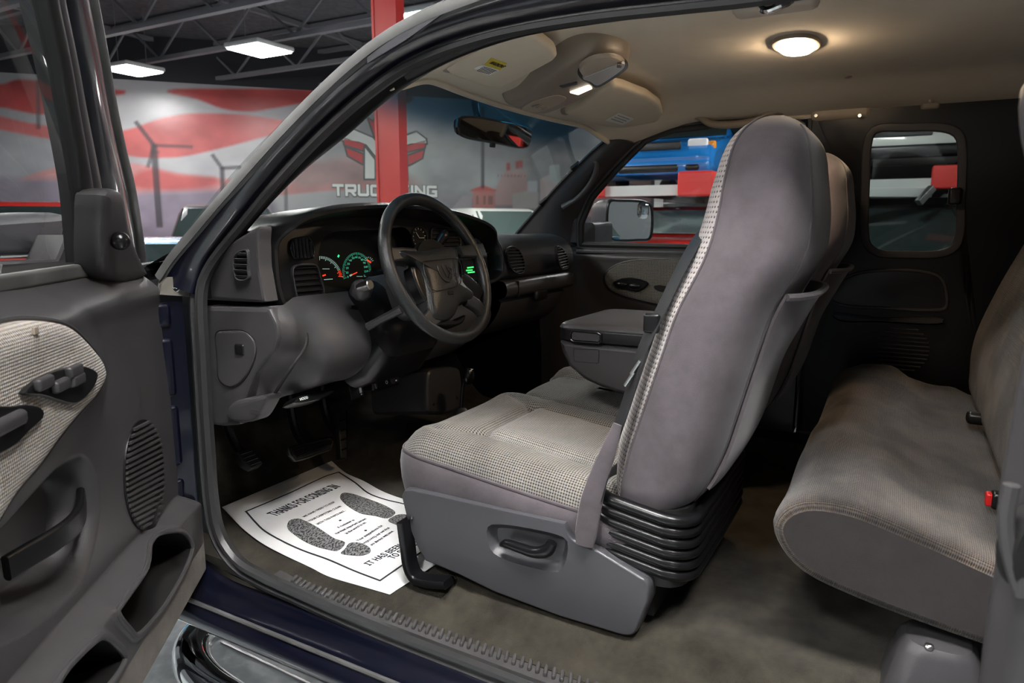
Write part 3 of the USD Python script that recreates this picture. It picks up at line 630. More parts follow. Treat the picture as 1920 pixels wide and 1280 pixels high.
# weatherstrip all round the door opening
WS = [(1010, 1300), (900, 1257), (760, 1203), (650, 1158), (560, 1118), (490, 1086), (445, 1058), (416, 1020), (402, 985), (393, 930), (387, 850), (381, 760), (375, 650), (371, 585), (374, 530), (392, 488), (455, 408), (540, 306), (640, 206), (700, 157), (745, 125), (800, 97), (870, 71), (960, 47), (1100, 23), (1280, 2), (1420, -14)]
wp = sides(WS); wp = np.vstack([[(0, -.6, -.088), (0, .1, -.08)], wp, [(.125, -.1, 1.083), (.12, -.6, 1.06)]]); wp = curve(wp, 170)
bulb = A([(-.016, -.009), (-.012, -.016), (0, -.019), (.010, -.016), (.014, -.006), (.007, -.001), (.007, .004), (.014, .008), (.013, .016), (.002, .020), (-.012, .016), (-.016, .006)])
obj('weatherstrip', sweep(wp, bulb, np.tile(-X, (len(wp), 1))), 'seal_rubber', cab)
i0 = int(np.argmin(np.linalg.norm(wp - side(371, 585), axis=1))); i1 = int(np.argmin(np.linalg.norm(wp - side(1280, 2), axis=1)))
wt = wp[i0:i1]                                                    # pillar and roof stretch
# painted pillar between the weatherstrip and the gutter seal
GS = [(303, 522), (325, 488), (372, 431), (422, 372), (525, 256), (590, 189), (660, 124), (720, 78), (790, 38), (880, 2), (960, -25), (1200, -75), (1420, -110)]
gpth = curve(np.vstack([sides(GS, -.05), [(.04, -.5, 1.19)]]), 90)
wpp = curve(np.vstack([sides([(366, 552), (372, 522), (388, 486), (450, 405), (535, 303), (635, 203), (695, 154), (740, 122), (795, 93), (866, 67), (958, 43), (1100, 18), (1280, -3), (1420, -18)], -.012), [(.11, -.5, 1.085)]]), 90)
rows = []
for w in np.linspace(0, 1, 7): rows.append(gpth * (1 - w) + wpp * w + A([-1, 0, 0]) * .012 * math.sin(math.pi * w))
obj('windshield_pillar', sheet(A(rows), .02, A([.02, .01, 0])), 'navy_paint', cab)
obj('gutter_seal', sweep(gpth, A([(-.010, -.012), (.0, -.016), (.010, -.010), (.012, 0), (.010, .009), (.004, .006), (0, .010), (-.008, .012), (-.012, .0)]) * 1.05, np.tile(-X, (90, 1))), 'rubber_grey', cab)
# inner pillar trim
tr_in = curve(np.vstack([sides([(391, 560), (392, 525), (405, 495), (480, 405), (560, 328), (650, 255), (717, 196), (764, 162), (812, 132)], .075)]), 60)
tr_out = curve(sides([(384, 560), (386, 522), (400, 488), (462, 410), (546, 312), (646, 212), (706, 163), (752, 131), (812, 101)], .006), 60)
rows = [tr_out * (1 - w) + tr_in * w + A([.02, -.02, 0]) * math.sin(math.pi * w) * (.6 if w < .5 else .5) for w in np.linspace(0, 1, 8)]
obj('pillar_trim', sheet(A(rows), .006), 'plastic_dark', cab)
# roof header trim strip, driver's side (dark lip between weatherstrip and headliner)
h1 = curve(np.vstack([sides([(750, 124), (805, 97), (870, 72), (960, 48), (1100, 24), (1280, 3), (1420, -13)], .004), [(.135, -.55, 1.075)]]), 50)
h2 = curve(np.vstack([sides([(775, 152), (816, 130), (872, 103), (976, 66), (1100, 42), (1280, 17), (1420, 2)], .045), [(.175, -.55, 1.08)]]), 50)
obj('roof_lip', sheet(A([h1 * (1 - w) + h2 * w + A([.0, 0, -.012]) * math.sin(math.pi * w) for w in np.linspace(0, 1, 8)]), .006), 'plastic_dark', cab)
# hinge pillar with its pressed steps
hz = np.linspace(-.06, .60, 12)
G = A([[(x, 1.435 - .06 * (x + .16) / .15 + (.012 if x < -.1 else 0), z) for z in hz] for x in np.linspace(-.17, -.008, 8)])
hpil = obj('hinge_pillar', sheet(G, .02, A([0, .02, 0])), 'navy_paint', cab)
for zc, hh in ((.555, .055), (.44, .13), (.285, .14), (.12, .13), (-.005, .06)):
    f = Frame((-.052, 1.40, zc), (.93, -.35, 0), (0, 0, 1)); obj('pressed_step', place(rbox(.050, hh, .035, .010), f), 'navy_paint', hpil)
br = Frame(side(330, 540, -.03), (.90, -.30, .04), (0, .05, 1)); br.w = -br.w if br.w @ (CAM - br.o) < 0 else br.w
bq = inset(curve(br.pxs([(296, 552), (300, 530), (312, 519), (358, 518), (364, 530), (362, 556)]), 30, True, True), 0)
hole = ell(.0075, .0075, 14) + br.px(328, 540)
bm = trimesh.creation.extrude_polygon(Polygon(bq, [hole]), .012, engine='earcut'); obj('hinge_bracket', place(bm, br), 'bracket_metal', cab, 'bare grey metal hinge bracket with a round hole')
hb = tube(A([side(300, 545, -.05), side(303, 528, -.05), side(312, 520, -.045)]), .007, 6); obj('seal_clip', hb, 'bracket_metal', cab)
# rocker panel
yk = np.linspace(-.7, 1.50, 60)
sec = A([(-.004, -.060), (-.014, -.066), (-.024, -.082), (-.040, -.092), (-.054, -.098), (-.062, -.098), (-.066, -.106), (-.076, -.110), (-.086, -.122), (-.086, -.136), (-.07, -.155), (-.03, -.17), (.02, -.17), (.02, -.07)])
S = A([[(a, y, b + .0135 * (y - .7) + .03 * sstep(1.25, 1.5, y) * (a > -.05)) for a, b in curve(sec, 44)] for y in yk]); obj('rocker_panel', loft(S), 'navy_paint', cab)
obj('rocker_seal', tube(A([(-.063, y, -.099 + .0135 * (y - .7)) for y in np.linspace(-.7, 1.42, 30)]), .005, 8), 'rubber_grey', cab)
# outer shell that closes the cab: roof skin, rear wall, firewall, passenger floor edge, hood
xs = np.linspace(.07, 1.53, 24); ys = np.linspace(-.72, .90, 20)
G = A([[(x, y, 1.215 - .10 * abs((x - .8) / .82) ** 4 - .12 * sstep(.55, .98, y) - .03 * sstep(-.5, -.75, y)) for y in ys] for x in xs]); obj('roof_skin', sheet(G, .02, A([0, 0, .02])), 'navy_paint', cab)
obj('rear_wall', cat(box((-.03, -.74, -.1), (1.63, -.70, 1.2))), 'plastic_satin', cab)
obj('firewall', box((-.03, 1.82, -.1), (1.63, 1.86, .64)), 'void_black', cab)
obj('cab_underfloor', box((.08, -.7, -.17), (1.6, 1.82, -.105)), 'void_black', cab)
xs = np.linspace(-.14, 1.74, 26); ys = np.linspace(1.56, 3.1, 14)
G = A([[(x, y, .60 - .07 * abs((x - .8) / .94) ** 5 - .05 * sstep(1.6, 3.1, y) + .03 * np.exp(-((x - .8) / .3) ** 2)) for y in ys] for x in xs]); obj('hood', sheet(G, .03, A([0, 0, -.03])), 'navy_paint', cab)
obj('fender', box((-.15, 1.62, -.45), (-.11, 3.1, .53)), 'navy_paint', cab)
obj('cowl', cat(tube(A([(-.10, 1.60, .60), (-.03, 1.56, .63), (.4, 1.74, .655), (.8, 1.79, .66), (1.2, 1.74, .655), (1.63, 1.56, .63)]), .022, 8)), 'plastic_black', cab)
# ---------------------------------------------------------------- headliner
def roofz(x, y):
    return 1.150 - .055 * sstep(.42, .70, abs(np.asarray(x) - .8)) - .075 * sstep(.62, .99, y) - .012 * sstep(.35, .60, abs(np.asarray(x) - .8)) - .02 * sstep(-.4, -.7, y)
xs = np.linspace(.160, 1.462, 60); ys = np.linspace(-.69, 1.0, 70)
G = A([[(x, min(y, 1.0 - .10 * abs((x - .8) / .69) ** 2.2), roofz(x, min(y, 1.0 - .10 * abs((x - .8) / .69) ** 2.2))) for y in ys] for x in xs]); hl = obj('headliner', sheet(G, .012, A([0, 0, .012])), 'headliner', cab)
rim = G[:, -1]; obj('header_edge', tube(rim + A([0, .004, -.004]), .009, 8), 'headliner', cab)
for s in (1.462,): obj('roof_side_trim', tube(A([(s, y, roofz(.115, min(y, .9)) - .002) for y in np.linspace(-.69, .88, 30)]), .007, 8), 'headliner', cab)
for px, py in ((1590, 142),): p = at(px, py, z=1.15); obj('trim_button', place(plate(ell(.011, .011, 16), [(0, 0), (0, .003), (.003, .006)]), Frame((p[0], p[1], 1.151), (1, 0, 0), (0, -1, 0))), 'plastic_tan_dark', cab)
# ---------------------------------------------------------------- windshield
nx, nz = 40, 24; G = np.zeros((nx, nz, 3)); uv = []
for i, u in enumerate(np.linspace(0, 1, nx)):
    for j, v in enumerate(np.linspace(0, 1, nz)):
        c = (2 * u - 1); x0, x1 = .8 + .80 * c, .8 + .70 * c
        b = A([x0, 1.74 - .26 * abs(c) ** 2.3, .63]); t = A([x1, 1.01 - .10 * abs(c) ** 2.2, 1.085 - .0 * abs(c)])
        G[i, j] = b * (1 - v) + t * v + A([0, .03, .02]) * math.sin(math.pi * v)
uv = A([[u, v] for u in np.linspace(0, 1, nx) for v in np.linspace(0, 1, nz)])
pane('windshield_glass', (.90, .95, .93), .8, film=.08, band=(.74, .90, (.03, .24, .42)))
obj('windshield', grid(G), 'windshield_glass', cab, 'windshield with a blue shade band along the top', uv=uv)
# ---------------------------------------------------------------- passenger pillar and clips
pw = curve(sides([(962, 448), (1000, 404), (1050, 347), (1100, 296), (1138, 262)], .10, True), 30)
pn = curve(sides([(1083, 462), (1088, 410), (1112, 366), (1150, 318), (1196, 272)], .0, True), 30)
rows = [pw * (1 - w) + pn * w + A([-.030, -.02, 0]) * math.sin(math.pi * w) for w in np.linspace(0, 1, 10)]
obj('pillar_trim', sheet(A(rows), .008), 'plastic_satin', cab)
for (px, py) in ((1080, 312), (1021, 378)):
    p = side(px, py, .10, True); f = Frame(p, (-.25, .75, -.6), (-1, .1, .2)); obj('trim_clip', place(rbox(.040, .030, .012, .003), f), 'plastic_black', cab)
obj('windshield_molding', tube(pw + A([-.004, .004, 0]), .006, 6), 'rubber', cab)
gh = curve(sides([(1056, 388), (1066, 382), (1082, 372), (1104, 348), (1117, 322), (1117, 304), (1110, 300)], .085, True), 30)
t = single('pillar_grab_handle', tube(gh, np.concatenate([np.linspace(.013, .0095, 6), np.full(18, .0095), np.linspace(.0095, .012, 6)]), 10), 'plastic_grey', 'dark grey curved grab handle on the passenger windshield pillar', 'handle')

# ================================================================ the open driver's door
TH = math.radians(52); DO = A([-.06, 1.45, 0]); DE = A([-math.sin(TH), -math.cos(TH), 0]); DN = A([math.cos(TH), -math.sin(TH), 0])
DF = Frame(DO, DE, (0, 0, 1))
if DF.w @ DN < 0: DF.w = -DF.w                                    # u along the door from its hinges, v up, w into the cab
def ds(px, py, off=0.0): return DF.px(px, py, off)
def dt(px, py, off=0.0):
    z = .8
    for _ in range(14): q = DF.px(px, py, off + .33 * (z - .65)); z = .5 * z + .5 * q[1]
    return A([q[0], q[1], off + .33 * (q[1] - .65)])
door = thing('front_door', 'open grey trimmed driver door of the truck with a tweed armrest insert and map pockets', 'truck door', DO)
E_ = A([ds(a, b, .06) for a, b in [(0, 606), (60, 600), (110, 614), (150, 644), (174, 678), (179, 704), (166, 736), (130, 774), (90, 820), (50, 872), (0, 928)]])
E_ = np.vstack([E_, [(.86, .36), (.98, .42), (1.0, .52), (.90, .60)]]); EL = curve(E_, 120, True)
POCK = curve(A([ds(a, b, .10) for a, b in [(318, 996), (332, 996), (347, 1010), (352, 1028), (340, 1064), (300, 1135), (256, 1186), (243, 1193), (234, 1184), (211, 1156), (208, 1146), (216, 1134), (262, 1072), (302, 1012)]]), 120, True)
POCK2 = curve(A([ds(a, b, .10) for a, b in [(178, 1194), (204, 1208), (223, 1234), (214, 1256), (190, 1290), (150, 1345), (60, 1440), (30, 1400), (80, 1310), (130, 1240)]]), 90, True)
CUP = curve(A([ds(a, b, .055) for a, b in [(0, 990), (60, 928), (112, 880), (150, 864), (170, 895), (176, 960), (150, 1072), (95, 1132), (40, 1172), (0, 1192), (-60, 1200), (-60, 1040)]]), 90, True)
PBODY = A([(-.03, -.08), (.0, .130), (.06, .140), (.40, .158), (1.2, .17), (1.2, -.08)])
NS, NZ = 330, 270
ss, zz = np.linspace(.0, 1.08, NS), np.linspace(-.055, .672, NZ)
SS, ZZ = np.meshgrid(ss, zz, indexing='ij'); PP = np.column_stack([SS.ravel(), ZZ.ravel()])
def sdist(poly, p):
    pl = Polygon(poly); P_ = shapely.points(p); return np.where(shapely.contains_xy(pl, p[:, 0], p[:, 1]), 1, -1) * shapely.distance(P_, pl.exterior)
def dheight(p, holes=True):
    s, z = p[:, 0], p[:, 1]
    h = .050 + .010 * sstep(.65, .3, z)
    h = h + .018 * sstep(-.07, .02, sdist(EL, p))
    h = h + .046 * sstep(-.016, .012, sdist(PBODY, p))
    h = h - .062 * sstep(.60, .675, z) ** 1.3 + .006 * np.exp(-((z - .605) / .025) ** 2)
    h = h * np.sqrt(np.clip(1 - ((.035 - np.minimum(s, .035)) / .036) ** 2, 0, 1))
    h = h * np.sqrt(np.clip(1 - ((-.030 - np.minimum(z, -.030)) / .026) ** 2, 0, 1))
    if holes:
        h = h - .060 * sstep(-.012, .035, sdist(CUP, p))
        for q in (POCK, POCK2): d = sdist(q, p); h = h + .005 * np.exp(-(np.maximum(np.abs(d) - .004, 0) / .005) ** 2)
    return h
HH = dheight(PP).reshape(NS, NZ)
G = DF(np.dstack([SS, ZZ, HH])); kz = int(np.searchsorted(zz, .032))
def surf(G):
    m = grid(G)
    if (m.face_normals.mean(0) @ DN) < 0: m.invert()
    return m
tp_ = surf(G[:, kz:]); loc_ = (tp_.triangles_center - DO); uvc = np.column_stack([loc_ @ DE, tp_.triangles_center[:, 2]]); inp = np.zeros(len(uvc), bool)
for q in (POCK, POCK2): inp |= shapely.contains_xy(Polygon(q), uvc[:, 0], uvc[:, 1])
obj('trim_panel', tp_.submesh([np.nonzero(~inp)[0]], append=True), 'plastic_grey', door, smooth=60)
obj('kick_carpet', surf(G[:, :kz + 1]), 'carpet_edge', door, 'brownish carpet strip along the bottom of the door', smooth=60)
obj('door_shell', place(cat(box((.0, -.06, -.15), (1.10, .655, -.13)), box((.0, -.06, -.13), (.012, .655, -.004)), box((.012, .62, -.13), (1.10, .655, -.004)), box((.012, -.06, -.13), (1.10, -.045, -.004)), box((1.085, -.045, -.13), (1.10, .62, -.004))), DF), 'navy_paint', door)
obj('edge_seal', place(tube(A([(.004, z, .0) for z in np.linspace(-.05, .64, 20)]), .011, 8), DF), 'rubber', door)
# pocket walls: deep shade painted black, the plastic itself is grey
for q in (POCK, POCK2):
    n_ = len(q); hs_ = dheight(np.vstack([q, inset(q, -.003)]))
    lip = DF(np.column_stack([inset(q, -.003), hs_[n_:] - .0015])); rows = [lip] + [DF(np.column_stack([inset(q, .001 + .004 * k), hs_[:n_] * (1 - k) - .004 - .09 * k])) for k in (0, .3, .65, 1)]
    mp_ = obj('map_pocket', cat(sheet(A([np.vstack([r, r[:1]]) for r in rows]), .0015), plate(inset(q, .002), [(0, -.100), (0, -.090)], DF)), 'void_black', door, 'open map pocket with its inner shade painted black')
    obj('pocket_rim', sweep(DF(np.column_stack([q, hs_[:n_] - .0015])), ell(.0048, .0058, 10), np.tile(DN, (n_, 1)), True), 'plastic_grey', mp_)
def on_door(P, lift=0.0):
    P = np.asarray(P, float); h = dheight(P[..., :2].reshape(-1, 2), False).reshape(P.shape[:-1]); z = P[..., 2] if P.shape[-1] > 2 else 0
    return DF(np.dstack([P[..., 0], P[..., 1], h + z + lift]) if P.ndim == 3 else np.column_stack([P[..., 0], P[..., 1], h + z + lift]))
mid = np.column_stack([np.clip(EL[:, 0], .55, .85), np.interp(np.clip(EL[:, 0], .55, .85), [.5, .9], [.52, .50])])
for i, (m, uv) in enumerate(pillow(EL, [(0, -.004, .0), (0, .005, .002), (0, .009, .008), (.12, .011, .01), (.3, .012, .01), (.5, .012, .01), (.75, .012, .01), (1, .012, .01)], mid, fr=on_door)):
    fin = obj('armrest_insert', m, 'weave_door', door, 'pale tweed armrest insert', uv=uv)
obj('insert_rim', sweep(on_door(np.column_stack([inset(EL, -.002), np.full(len(EL), .001)])), ell(.0045, .0045, 8), np.tile(DN, (len(EL), 1)), True), 'plastic_satin', door)
# switch panel
SW = curve(A([ds(a, b, .075) for a, b in [(22, 738), (60, 706), (115, 688), (150, 690), (164, 702), (158, 722), (128, 754), (110, 758), (60, 744)]]), 60, True)
sw = obj('switch_panel', slab(SW, .010, .003, bend=lambda v: v + A([0, 0, .010]), fr=on_door), 'plastic_black', door)
for a, b, ww in ((68, 718, .028), (100, 722, .028), (126, 695, .03), (130, 712, .026)):
    c = ds(a, b, .085); obj('window_switch', place(rbox(.040, .017, .012, .004, (*c, dheight(c[None], False)[0] + .024)), DF), 'plastic_satin', sw)
SW2 = curve(A([ds(a, b, .075) for a, b in [(0, 762), (35, 760), (56, 768), (58, 780), (30, 808), (0, 836), (-40, 850), (-40, 770)]]), 50, True)
sw2 = obj('handle_bezel', slab(SW2, .010, .003, bend=lambda v: v + A([0, 0, .010]), fr=on_door), 'plastic_black', door)
c = ds(15, 785, .085); obj('release_lever', place(rbox(.09, .020, .014, .006, (c[0] + .03, c[1], dheight(c[None], False)[0] + .024)), DF), 'plastic_satin', sw2)
c = ds(50, 620, .075); obj('insert_tab', place(rbox(.012, .010, .004, .001, (*c, dheight(c[None], False)[0] + .013)), DF), 'plastic_tan_dark', door)
# pull strap across the recess
a, b = ds(150, 942, .05), ds(58, 1036, .05); n = 24
sp = A([[*(a * (1 - t) + b * t), .052 + .020 * math.sin(math.pi * t)] for t in np.linspace(-.12, 1.25, n)])
obj('pull_strap', sweep(DF(sp), rrect(.012, .036, .005, 4), np.tile(DN, (n, 1))), 'plastic_dark', door, 'black pull strap')
# loudspeaker grille: slanted slats in an oval
C0, RX, RY = A([270, 890.0]), 37.0, 104.0
spk = curve(A([ds(C0[0] + RX * math.cos(t), C0[1] + RY * math.sin(t), .062) for t in np.linspace(0, 2 * np.pi, 40)[:-1]]), 60, True)
gr = obj('speaker_recess', slab(spk, .004, .001, bend=lambda v: v + A([0, 0, -.001]), fr=on_door), 'plastic_dark', door)
for k in range(23):
    yc = C0[1] - RY * 1.12 + k * RY * 2.24 / 22; L = []
    for t in np.linspace(-1.1, 1.1, 60):
        p = A([C0[0] + RX * t, yc - 19 * t]); 
        if ((p[0] - C0[0]) / RX) ** 2 + ((p[1] - C0[1]) / RY) ** 2 < .97: L.append(p)
    if len(L) < 6: continue
    q = A([ds(*p, .062) for p in (L[0], L[len(L) // 2], L[-1])]); q = curve(q, 8)
    obj('speaker_slat', sweep(on_door(np.column_stack([q, np.full(8, .0045)])), A([(-.003, -.0032), (.0028, -.0022), (.0030, .0022), (-.003, .0032)]), np.tile(DN, (8, 1))), 'plastic_grey', door)
# window frame, glass and sail trim
E1 = [(160, 492), (156, 440), (150, 360), (140, 290), (126, 210), (110, 120), (88, 20), (70, -60)]
E5 = [(274, 492), (266, 440), (250, 350), (235, 290), (217, 210), (199, 110), (178, 0), (160, -80)]
e1 = np.vstack([A([dt(*p, -.012) for p in E1]), [(.70, 1.075, .12), (.9, 1.075, .12), (1.06, 1.04, .11)]]); e5 = np.vstack([A([dt(*p, -.03) for p in E5]), [(.72, 1.14, .115), (.9, 1.14, .115), (1.10, 1.10, .10)]])
e1, e5 = curve(e1, 70), curve(e5, 70)
def strip(a, b, bul, m, nm, th=.012, k=6):
    rows = [(e1 * (1 - w) + e5 * w) + A([0, 0, bul * math.sin(math.pi * (w - a) / (b - a))]) for w in np.linspace(a, b, k)]
    g = DF(A(rows)); mm = sheet(g, th, -DN * th); obj(nm, mm, m, door)
strip(-.02, .20, .010, 'rubber', 'glass_channel', .03); strip(.18, .36, .006, 'plastic_satin', 'frame_trim', .02); strip(.34, .86, .012, 'navy_paint', 'window_frame', .03, 12); strip(.84, 1.0, .010, 'rubber_grey', 'frame_seal', .02)
g = A([[*(a_), ] for a_ in e1]); lo = A([dt(p, 494, -.018) for p in np.linspace(165, 166, 2)])
gl = []
for t in np.linspace(0, 1, 14):
    s0 = np.interp(.66 + t * .42, e1[:40, 1], e1[:40, 0]); gl.append([DF(A([s, .655 + t * .42, -.02 + .33 * (.005 + t * .42)])) for s in np.linspace(s0, 1.07, 12)])
obj('window_glass', grid(A(gl)), 'door_glass', door)
bl_ = A([ds(x, y, -.004) for x, y in [(172, 504), (80, 519), (0, 532)]]); bl_ = np.vstack([bl_, [(1.06, .665)]]); bl_ = curve(np.column_stack([bl_, np.full(4, -.004)]), 40)
obj('belt_seal', sweep(DF(bl_), rrect(.020, .026, .006, 3), np.tile(DN, (40, 1))), 'rubber_grey', door)
sl = A([dt(*p, .022)[:2] for p in [(184, 512), (180, 470), (182, 410), (186, 362), (203, 353), (222, 360), (230, 395), (240, 440), (256, 482), (270, 514), (240, 530), (205, 530)]]); sl = curve(sl, 60, True)
obj('mirror_sail', plate(sl, [(0, -.03), (0, .0), (.002, .008), (.006, .014), (.014, .018), (.022, .019)], bend=lambda v: v + np.column_stack([0 * v[:, 0], 0 * v[:, 0], .33 * (v[:, 1] - .65) + .016]), fr=DF), 'plastic_grey', door)
k = dt(214, 452, .038); kf = Frame(DF(k), DE, (0, 0, 1)); kb = trimesh.creation.icosphere(3, .0165); kb.apply_translation(DF(k) + DN * .010)
obj('sail_knob', kb, 'plastic_black', door, 'glossy dark round knob'); obj('knob_stem', tube(A([DF(k) - DN * .03, DF(k) + DN * .004]), .009, 12), 'plastic_satin', door)
# driver's outside mirror, its grey back seen through the door glass
mh = thing('door_mirror', 'grey back of the driver outside mirror seen through the open door window', 'mirror', DF(A([.45, .75, -.2])))
mq = curve(A([DF.px(*p, -.16) for p in [(-90, 407), (0, 403), (118, 398), (128, 401), (128, 420), (118, 462), (112, 472), (98, 479), (0, 486), (-90, 492)]]), 70, True, True)
obj('housing', plate(mq, [(.02, -.30), (.006, -.29), (0, -.25), (0, -.185), (.004, -.170), (.010, -.163), (.018, -.160)], DF), 'plastic_shield', mh)
ar = A([DF.px(*p, -.09) for p in [(128, 440), (150, 445), (150, 500), (0, 522), (0, 492), (110, 486)]]); obj('mirror_arm', plate(curve(ar, 40, True, True), [(.004, -.15), (0, -.145), (0, -.095), (.004, -.09)], DF), 'plastic_grey', mh)
# ================================================================ running board
rb = thing('running_board', 'polished chrome tubular side step bar below the door sill', 'step bar', (-.25, 1.2, -.3))
tp = curve(np.vstack([pts_at([(462, 1140), (424, 1158), (385, 1180), (360, 1212), (362, 1246), (392, 1285), (450, 1325), (560, 1400)], z=-.285), [(-.30, .3, -.285), (-.30, -.6, -.285)]]), 80)
obj('tube', tube(tp, .043, 22), 'chrome', rb)
for y in (-.35,): obj('mount', beam((-.27, y - .1, -.28), (-.02, y - .1, -.2), .05, .02), 'plastic_black', rb)
q = at(385, 1156, z=-.2); obj('tube_bracket', rbox(.07, .06, .05, .015, (q[0] + .02, q[1] + .05, -.19)), 'plastic_black', rb)
a, b = at(415, 1203, z=GZ + .004), at(640, 1310, z=GZ + .004); b = a + (b - a) * 2.0
struct('floor_joint', beam(a, b, .008, .006), 'steel', 'thin bright metal joint strip set in the showroom floor')
# ================================================================ dashboard
dash = thing('dashboard', 'dark grey truck dashboard with black instrument hood, round vents and lit gauges', 'dashboard', (.8, 1.25, .35))
def prof_rows(rows, n=44, xn=None):
    xs = A([r[0] for r in rows]); C = A([curve(A(r[1]), n) for r in rows]); X2 = np.linspace(xs[0], xs[-1], xn or 60)
    out = np.zeros((len(X2), n, 3)); out[..., 0] = X2[:, None]
    for k in range(2):
        for j in range(n): out[:, j, k + 1] = np.interp(X2, xs, C[:, j, k])
    return out
# top pad and passenger side
mid = [(1.74, .655), (1.56, .715), (1.44, .76), (1.36, .772), (1.335, .74), (1.335, .66), (1.335, .57)]
pas = [(1.66, .655), (1.45, .692), (1.26, .712), (1.165, .706), (1.115, .675), (1.098, .625), (1.108, .585), (1.125, .572)]
top = prof_rows([(.050, [(1.58, .65), (1.47, .69), (1.37, .72), (1.31, .73), (1.295, .71), (1.295, .65), (1.295, .575)]), (.10, [(1.62, .65), (1.50, .70), (1.40, .74), (1.34, .752), (1.32, .72), (1.32, .65), (1.32, .57)]),
                 (.25, mid), (.62, mid), (.80, [(1.72, .655), (1.52, .71), (1.36, .755), (1.27, .75), (1.235, .70), (1.235, .64), (1.235, .57)]), (.88, [(1.72, .655), (1.48, .71), (1.30, .738), (1.22, .735), (1.195, .70), (1.195, .64), (1.195, .57)]), (.93, [(1.71, .655), (1.46, .70), (1.27, .722), (1.16, .712), (1.112, .675), (1.095, .625), (1.105, .585), (1.13, .572)]),
                 (1.25, pas), (1.46, pas), (1.50, [(1.62, .65), (1.45, .68), (1.30, .695), (1.20, .69), (1.15, .66), (1.135, .62), (1.14, .585), (1.16, .572)]), (1.555, [(1.58, .64), (1.45, .66), (1.34, .665), (1.27, .66), (1.22, .64), (1.21, .61), (1.21, .585), (1.22, .572)])], 46, 110)
def facing(m, d):
    a = m.area_faces
    if ((m.face_normals * a[:, None]).sum(0) @ A(d)) < 0: m.invert()
    return m
obj('dash_top', facing(sheet(top, .012), (0, 0, 0)) if False else facing(grid(top), (0, -.4, 1)), 'dash_pad', dash, smooth=45)
lip = [(1.13, .573), (1.098, .566), (1.088, .545), (1.094, .522), (1.115, .512), (1.135, .508)]
gl_ = [(1.135, .508), (1.125, .50), (1.14, .46), (1.18, .41), (1.26, .37), (1.4, .36)]
obj('lower_lip', facing(grid(prof_rows([(.93, lip), (1.46, lip), (1.53, [(y + .06, z) for y, z in lip])], 24, 40)), (0, -1, 0)), 'plastic_satin', dash)
obj('glove_box_door', facing(grid(prof_rows([(.955, gl_), (1.44, gl_), (1.52, [(y + .06, z) for y, z in gl_])], 24, 40)), (0, -1, -.3)), 'plastic_satin', dash)
hdl = at(1012, 550, y=1.10); obj('glove_box_latch', rbox(.085, .024, .038, .010, (hdl[0], 1.098, hdl[2] - .004)), 'plastic_dark', dash)
obj('lip_seam', box((1.005, 1.0862, .515), (1.008, 1.13, .566)), 'void_black', dash)
sm = at(985, 497, y=1.10); obj('airbag_mark', place(rbox(.030, .012, .0016, .0005), Frame((sm[0], 1.0965, .610), (1, 0, 0), (0, .1, 1))), 'plastic_dark', dash)
# end cap towards the door: upper with the window vent, lower with the fuse cover
EF = Frame((.046, 0, 0), (0, -1, 0), (0, 0, 1))                     # u = -y, v = z, w towards the door (-x)
if EF.w[0] > 0: EF.w = -EF.w
capb = lambda v: v - A([0, 0, 1]) * (.06 * sstep(-1.235, -1.17, v[:, 0]) ** 2)[:, None]
up = curve(EF.pxs([(388, 500), (404, 485), (440, 452), (484, 425), (489, 424), (487, 450), (489, 500), (501, 567), (460, 566), (388, 562)]), 70, True, True)
obj('end_cap', plate(up, [(0, -.03), (0, .0), (.002, .004), (.006, .006)], EF), 'plastic_grey', dash)
lo = curve(EF.pxs([(388, 573), (440, 574), (508, 575), (524, 606), (527, 632), (518, 662), (483, 702), (462, 758), (452, 796), (420, 798), (392, 794)]), 80, True, True)
obj('lower_end_panel', plate(lo, [(0, -.03), (0, .0), (.003, .005), (.010, .008)], EF), 'plastic_grey', dash)
fu = curve(EF.pxs([(406, 625), (430, 619), (462, 622), (478, 640), (480, 660), (468, 695), (448, 720), (430, 725), (412, 712), (408, 670)], .008), 60, True)
fz = obj('fuse_cover', plate(fu, [(0, .004), (0, .008), (.002, .0105), (.005, .0115)], EF), 'plastic_grey', dash)
obj('cover_groove', place(tube(np.column_stack([inset(fu, -.0012), np.full(len(fu), .0085)]), .0014, 5, True), EF), 'void_black', dash)
c = EF.px(449, 655, .012); obj('finger_pull', place(rbox(.030, .026, .010, .005, (*c, .010)), EF), 'plastic_dark', fz)
def vent(outline, fr, depth, slats, horiz, par, w0=0.0, nm='air_vent', rim='plastic_dark', rimw=.006, slat_mat='plastic_satin', tilt=.35):
    """a ring, a dark well behind it and a slat for every louvre"""
    P = curve(outline, 56, True)
    v = obj(nm, bandring(P, inset(P, rimw), .007, lambda q: fr(q + A([0, 0, w0]))), rim, par)
    obj('vent_well', plate(inset(P, rimw * .8), [(0, w0 - .002), (0, w0 + .0008)], fr), 'void_black', v)
    ins = inset(P, rimw); lo_, hi_ = ins.min(0), ins.max(0); pl = Polygon(ins)
    for k in range(slats):
        t = (k + .5) / slats
        ln = LineString([(lo_[0] - 1, lo_[1] + t * (hi_[1] - lo_[1])), (hi_[0] + 1, lo_[1] + t * (hi_[1] - lo_[1]))]) if horiz else LineString([(lo_[0] + t * (hi_[0] - lo_[0]), lo_[1] - 1), (lo_[0] + t * (hi_[0] - lo_[0]), hi_[1] + 1)])
        g = pl.intersection(ln)
        if g.is_empty: continue
        c = A(g.coords if hasattr(g, 'coords') else list(g.geoms)[0].coords); a, b = c[0], c[-1]
        seg = A([[*(a * (1 - s) + b * s), w0 + .004 + .001] for s in np.linspace(0, 1, 5)])
        ref = np.tile(fr.w + (fr.v if horiz else fr.u) * tilt, (5, 1)); obj('louvre', sweep(fr(seg), rrect(.007, .0022, .001, 2), ref), slat_mat, v)
    return v
